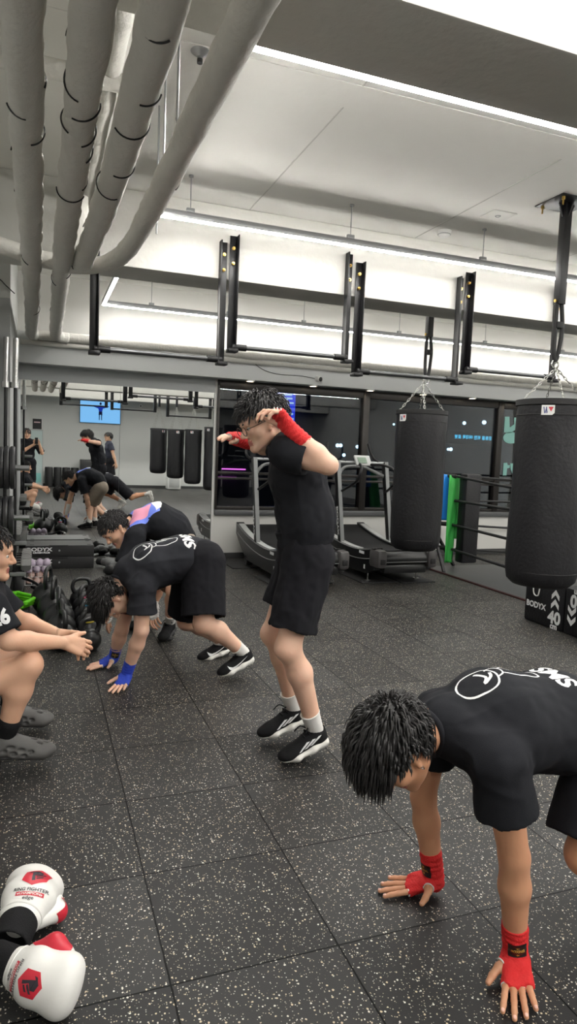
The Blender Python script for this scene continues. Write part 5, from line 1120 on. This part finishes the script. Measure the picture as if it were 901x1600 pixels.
# ---------------------------------------------------------------- 4. the man behind him, khaki shorts
J = dict(nk=(.70, 5.04, .905), hd=at(181, 827, 4.98), shL=(.655, 4.86, .80), elL=(.56, 4.80, .54), wrL=(.50, 4.86, .28), shR=(.71, 5.22, .82), elR=(.80, 5.24, .52), wrR=at(241, 948, 5.15), hipL=(1.03, 5.02, .70), hipR=(1.03, 5.21, .70), kneeL=(.93, 4.78, .42), ankL=(.955, 5.06, .105), kneeR=(.85, 5.08, .42), ankR=(.84, 5.34, .105), waist=(.96, 5.10, .86), chest=(.84, 5.07, .90))
J['toeL'] = A_(.90, 4.90, .03); J['toeR'] = A_(.72, 5.22, .03)
hL = hand_chain(J['wrL'], A_(-.25, .1, -1), A_(.6, .5, -.2), A_(-.3, -.9, .1), curl=(.3, .3, .2)); hR = hand_chain(J['wrR'], A_(-.1, -.1, -1), A_(.5, -.5, 0), A_(-.8, -.3, 0), curl=(.4, .4, .3))
o, B, HD, J = person('crouching man in black tee with blue back print, behind the blue-wrapped man', J, (-.62, -.30, -.72), (-.65, -.1, .72), SK[0], vox=.0075, hv=.0042, hands=dict(L=hL, R=hR), hair=dict(n=1100, length=.036, seed=9, grav=.1, bang=1.0, volume=.013, front=.3, tuft=.0038, messy=.35))
P4 = tee(J, B, TEE, o, sleeve=.72, hem=-.06, sag=.03, seed=41, cuff=.086, amp=.006); shorts(J, B, KHAKI, o, leg=.92, top=.12, seed=42, r0=.122, r1=.13)
wrap_glove(hR, J['elR'], WHW, o, patch=False); wrap_glove(hL, J['elL'], WHW, o, patch=False)
f = _unit(J['elR'] - J['wrR']); MB().tube([J['wrR'] + f * .10, J['wrR'] + f * .155], [.041, .043], 16).build('wrist_band', M['rubber'], o)
sneaker(J['ankL'], A_(-.45, -.86, -.1), A_(0, 0, 1), o, None, upper=KNIT, sole=M['rubber'], shin=J['kneeL'], sock_h=.12); sneaker(J['ankR'], A_(-.9, -.4, -.1), A_(0, 0, 1), o, None, upper=KNIT, sole=M['rubber'], shin=J['kneeR'], sock_h=.12)
bt = bvh_of(P4); c = at(225, 800, 5.0); u = _unit(J['waist'] - J['nk']); v = A_(0, 1, 0)
for k, (rgb, P) in enumerate((((105, 130, 225), [(-.14, -.10), (.10, -.10), (.115, .12), (-.14, .12)]), ((225, 150, 175), [(-.10, -.07), (.02, -.08), (.05, .03), (-.07, .06)]), ((226, 228, 230), [(.075, -.09), (.11, -.07), (.125, .0), (.11, .1), (.07, .11), (.05, .04), (.06, -.02)]))):
    V2, F2 = poly_tris([P]); decal('print', V2, F2, c, u, v, bt, mat('print_%d' % k, rgb, .6), P4, .02, .0015 + .0008 * k, .5)

# ---------------------------------------------------------------- 5. the squatting man at the left edge
J = dict(nk=at(-24, 918, 3.25), hd=at(-19, 866, 3.24), shR=at(-16, 948, 3.05), elR=at(14, 1001, 3.0), wrR=at(100, 1004, 3.14), shL=at(-6, 934, 3.43), elL=at(24, 966, 3.42), wrL=at(92, 992, 3.28), kneeR=at(44, 1040, 3.08), ankR=at(8, 1150, 3.12), kneeL=at(40, 1012, 3.48), ankL=at(14, 1103, 3.52), hipR=(-.43, 3.15, .30), hipL=(-.43, 3.34, .30))
J['toeR'] = at(60, 1190, 3.12); J['toeL'] = at(60, 1132, 3.52)
hR = hand_chain(J['wrR'], A_(.9, .15, -.32), A_(-.2, .9, -.35), A_(.1, .3, .9), curl=(.55, .6, .4), thumb=(.7, .6, .3)); hL = hand_chain(J['wrL'], A_(.85, -.12, -.45), A_(-.3, -.8, -.4), A_(.25, -.2, .9), curl=(.35, .5, .4), thumb=(.7, .6, .2))
o, B, HD, J = person('squatting man in black tee and grey foam clogs at the left edge', J, (.985, -.08, -.10), (.1, 0, 1), SK[0], vox=.006, hv=.0034, hands=dict(L=hL, R=hR), hair=dict(n=1500, length=.030, seed=15, grav=.05, bang=1.0, volume=.012, front=.45, tuft=.0034, messy=.4))
PS = tee(J, B, TEE, o, sleeve=.80, hem=.05, seed=51, cuff=.078, amp=.006); shorts(J, B, SHO, o, leg=.50, top=.16, seed=52, r0=.115, r1=.118); nails(hR, o)
V2, F2 = text_tris('26', .085, .004); decal('print', V2, F2, at(2, 967, 2.95), A_(.8, .35, .2), A_(-.15, .1, .95), bvh_of(PS), M['ink'], PS, .01, .0015, .3)
for s in 'RL': clog(J['ank' + s], A_(.985, -.06, -.12), A_(.1, 0, 1), o, KNIT, J['knee' + s])

# ---------------------------------------------------------------- 6. the photographer and 7. a man standing behind, both only in the mirror
J = dict(nk=(-.21, -.32, 1.46), hd=(-.215, -.29, 1.62), shL=(-.40, -.30, 1.42), elL=(-.34, -.16, 1.18), wrL=(-.06, -.10, 1.37), shR=(-.02, -.32, 1.42), elR=(.13, -.24, 1.17), wrR=(.07, -.09, 1.38), hipL=(-.30, -.34, .93), hipR=(-.11, -.34, .93), kneeL=(-.30, -.33, .50), ankL=(-.30, -.34, .10), kneeR=(-.1, -.33, .5), ankR=(-.10, -.34, .10), toeL=(-.3, -.2, .04), toeR=(-.1, -.2, .04))
hL = hand_chain(A_(*J['wrL']), A_(.6, .05, .6), A_(.5, .5, -.5), A_(-.4, .2, .7), curl=(.4, .6, .4)); hR = hand_chain(A_(*J['wrR']), A_(-.6, .05, .6), A_(-.5, .5, -.5), A_(.4, .2, .7), curl=(.4, .6, .4))
o, B, HD, J = person('person in black holding up a phone, reflected in the mirror at left', J, (.05, 1, -.1), (0, .1, 1), SK[0], vox=.009, hv=.005, hands=dict(L=hL, R=hR), hair=dict(n=260, length=.06, seed=19, grav=.3, bang=1.2, volume=.014, front=.3, tuft=.007, messy=.3))
tee(J, B, TEE, o, sleeve=.95, hem=-.05, seed=61, vox=.009); shorts(J, B, SHO, o, leg=.99, top=.2, seed=62, vox=.009, r0=.11, r1=.1, name='trousers')
for s in 'LR':
    MB().tube([J['knee' + s] + A_(0, 0, .06), J['knee' + s] * .5 + J['ank' + s] * .5, J['ank' + s]], [.10, .09, .085], 16).build('trouser_leg', SHO, o, smooth=180); sneaker(J['ank' + s], A_(0, 1, 0), A_(0, 0, 1), o, None, upper=KNIT, sole=M['rubber'], sock=None, shin=J['knee' + s])
t = thing('phone', (0, -.05, 1.40), 'dark phone held up by the person in the mirror', 'phone')
MB().box((-.036, -.055, 1.385), (.036, -.046, 1.54), .004).build('phone_body', M['plastic'], t); MB().box((-.033, -.0565, 1.39), (.033, -.0548, 1.535), .001).build('phone_screen', emitter('phone_screen', (120, 130, 140), .3), t)
J = dict(nk=(1.95, -2.75, 1.49), hd=(1.93, -2.74, 1.65), shL=(1.93, -2.94, 1.44), elL=(1.97, -2.99, 1.15), wrL=(1.90, -3.0, .90), shR=(1.97, -2.56, 1.44), elR=(2.05, -2.5, 1.16), wrR=(2.12, -2.48, .92), hipL=(2.0, -2.85, .95), hipR=(2.0, -2.66, .95), kneeL=(1.97, -2.85, .5), ankL=(2.0, -2.85, .10), kneeR=(2.02, -2.66, .5), ankR=(2.08, -2.66, .10), toeL=(1.86, -2.85, .04), toeR=(1.94, -2.66, .04))
J = {k: A_(*v) for k, v in J.items()}
hL = hand_chain(J['wrL'], A_(-.1, 0, -1), A_(0, .9, 0), A_(-.9, 0, 0), curl=(.4, .4, .3)); hR = hand_chain(J['wrR'], A_(.1, 0, -1), A_(0, -.9, 0), A_(-.9, 0, 0), curl=(.4, .4, .3))
o, B, HD, J = person('standing man in navy tee beyond the jumping man, in the mirror', J, (-1, .1, -.05), (0, 0, 1), SK[0], vox=.009, hv=.005, hands=dict(L=hL, R=hR), hair=dict(n=260, length=.06, seed=23, grav=.3, bang=1.2, volume=.016, front=.4, tuft=.007, messy=.3))
tee(J, B, NAVY, o, sleeve=.6, hem=-.03, seed=71, vox=.009); shorts(J, B, SHO, o, leg=.85, top=.2, seed=72, vox=.009)
for s in 'LR': sneaker(J['ank' + s], A_(-1, 0, 0), A_(0, 0, 1), o, None, upper=KNIT, shin=J['knee' + s])

# ================================================================== boxing gloves
def boxing_glove(c, d, up, s, mm, cuff_m, label, group, thumb_side=1, decor=None, pad=None):
    """c: wrist end of the mitt; d: towards the fist; up: back of the hand"""
    d = _unit(d); up = _unit(np.array(up, float) - d * (np.array(up, float) @ d)); lt = np.cross(up, d) * thumb_side; R = np.stack([d, lt, up], 1); c = np.array(c, float); L = lambda *p: c + s * (R @ A_(*p))
    S = SD(); w_ = lt
    S.cap(L(.02, 0, 0), L(.10, 0, .006), .050 * s, .054 * s, k=.03, wide=w_, ws=1.18); S.cap(L(.10, 0, .008), L(.185, -.004, -.002), .056 * s, .052 * s, k=.04, wide=w_, ws=1.28); S.cap(L(.185, -.045, -.022), L(.185, .045, -.022), .040 * s, k=.04); S.cap(L(.12, -.04, -.05), L(.12, .04, -.05), .022 * s, k=.05)
    V, F = S.mesh(.0055 * s, 2)
    T = SD(); T.cap(L(.045, .05, -.012), L(.105, .088, -.020), .024 * s, .027 * s, k=.02); T.cap(L(.105, .088, -.020), L(.155, .074, -.026), .027 * s, .024 * s, k=.02); V2, F2 = T.mesh(.0055 * s, 2)
    zmin = min(V[:, 2].min(), V2[:, 2].min()); V[:, 2] -= zmin - .002; V2[:, 2] -= zmin - .002; c = c - A_(0, 0, zmin - .002)
    t = thing('boxing_glove', (c[0], c[1], 0), label, 'boxing glove', group); ml = mk('mitt', V, F, mm, t, smooth=180); th = mk('thumb', V2, F2, mm, t, smooth=180)
    C = lambda *p: c + s * (R @ A_(*p))
    S = SD(); S.cap(C(-.085, 0, -.004), C(.025, 0, 0), .047 * s, .049 * s, k=.01, wide=w_, ws=1.12, clip=[(C(-.085, 0, 0), -d)]); S.cap(C(-.2, 0, -.004), C(-.055, 0, -.004), .036 * s, .039 * s, k=.01, wide=w_, ws=1.12, op='-'); V, F = S.mesh(.005 * s, 1); mk('cuff', V, F, cuff_m, t, smooth=180)
    bd = MB(); bd.tube([C(.022, 0, 0) + s * (.0505 * (math.cos(a) * up) + .0505 * 1.18 * math.sin(a) * lt) for a in np.linspace(0, 2 * PI, 28, endpoint=False)], .0035 * s, 6, closed=True); bd.build('piping', mm, t, smooth=180)
    return t, ml, th, C, R
WG = mat('white_glove_leather', (232, 231, 226), .38, bump=.06, bscale=60); RG = mat('red_glove_panel', (196, 38, 56), .36); INK = mat('dark_ink', (42, 38, 46), .5)
def crest(ml, C, R, o, u, v, s, kind=0):
    b = bvh_of(ml); hx = [(s * .034 * math.sin(PI / 3 * k), s * .034 * math.cos(PI / 3 * k)) for k in range(6)]
    V2, F2 = poly_tris([hx]); decal('crest', V2 + A_(0, .030 * s), F2, o, u, v, b, RG, ml, .006, .0012, .1)
    P = [[(-.020, .008), (-.018, .016), (-.003, .024), (.012, .017), (.012, .006), (-.002, .0), (.004, -.018), (-.004, -.02), (-.010, .004), (-.012, .014)], [(.0, -.002), (.020, .010), (.020, .004), (.004, -.006)], [(.004, -.010), (.018, -.002), (.018, -.008), (.005, -.015)]]
    V2, F2 = poly_tris(P); decal('crest_mark', V2 * s + A_(0, .030 * s), F2, o, u, v, b, INK, ml, .005, .002, .1)
    for tx, sz, y, m_ in (('RING FIGHTER', .0125, -.016, INK), ('«CHAMPION»', .0095, -.0275, WG), ('edge', .014, -.040, INK)):
        if m_ is WG:
            V2, F2 = poly_tris([[(-.033, -.033), (.033, -.033), (.033, -.022), (-.033, -.022)]]); decal('crest_band', V2 * s, F2, o, u, v, b, RG, ml, .006, .0012, .1)
        V2, F2 = text_tris(tx, sz, .0002); decal('crest_print', V2 * s + A_(0, y * s), F2, o, u, v, b, m_, ml, .004, .002, .1)

WGRP = 'white boxing gloves lying at the lower left'
t, ml, th, C, R = boxing_glove((-.045, 1.94, .06), A_(.055, .20, 0), A_(.12, -.42, .9), 1.0, WG, KNIT, 'white boxing glove with upright red crest, the upper of the pair at lower left', WGRP, thumb_side=-1)
crest(ml, C, R, C(.085, .004, .055), A_(.97, -.25, .12), A_(.25, .87, .42), 1.1)
b = bvh_of(th); V2, F2 = poly_tris([[(-.035, -.018), (.035, -.02), (.05, 0), (.03, .02), (-.04, .018)]]); decal('thumb_panel', V2, F2, C(.11, .088, -.02), R[:, 0], A_(0, 0, 1) * 1., b, RG, th, .006, .0015, .1)
t, ml, th, C, R = boxing_glove((-.052, 1.785, .06), A_(.185, -.17, 0), A_(-.55, -.6, .55), .84, WG, KNIT, 'white boxing glove on its side with red thumb, nearest the camera', WGRP, thumb_side=1)
crest(ml, C, R, C(.085, -.01, .055), -R[:, 1], R[:, 0], 1.0)
b = bvh_of(th); V2, F2 = poly_tris([[(.062 * math.cos(a) * (1 if math.cos(a) > 0 else 1.1), .030 * math.sin(a)) for a in np.linspace(0, 2 * PI, 22, endpoint=False)]]); nn = _unit(A_(-.05, -.25, 1)); decal('thumb_panel', V2 * .95, F2, C(.100, .086, -.016), R[:, 0], np.cross(nn, R[:, 0]), b, RG, th, .006, .0015, .1)
BG = mat('black_glove_leather', (38, 38, 39), .4); GG = mat('grey_glove_leather', (105, 106, 106), .5)
for k, (x, y, dx, dy, m_, nm) in enumerate(((.80, 7.75, -.3, -1, BG, 'nearest'), (.72, 8.12, .6, -.5, GG, 'grey one beside the foam block'), (.93, 8.05, .2, .9, BG, 'behind the grey one'), (2.02, 7.95, .5, -1, BG, 'alone by the front rubber pad'))):
    boxing_glove((x, y, .06), A_(dx, dy, 0), A_(.2 * k - .3, 0, 1), .82, m_, M['rubber'], ('grey' if m_ is GG else 'black') + ' boxing glove on the floor by the mirror, ' + nm, 'worn gloves on the floor by the mirror', thumb_side=1 if k % 2 else -1)
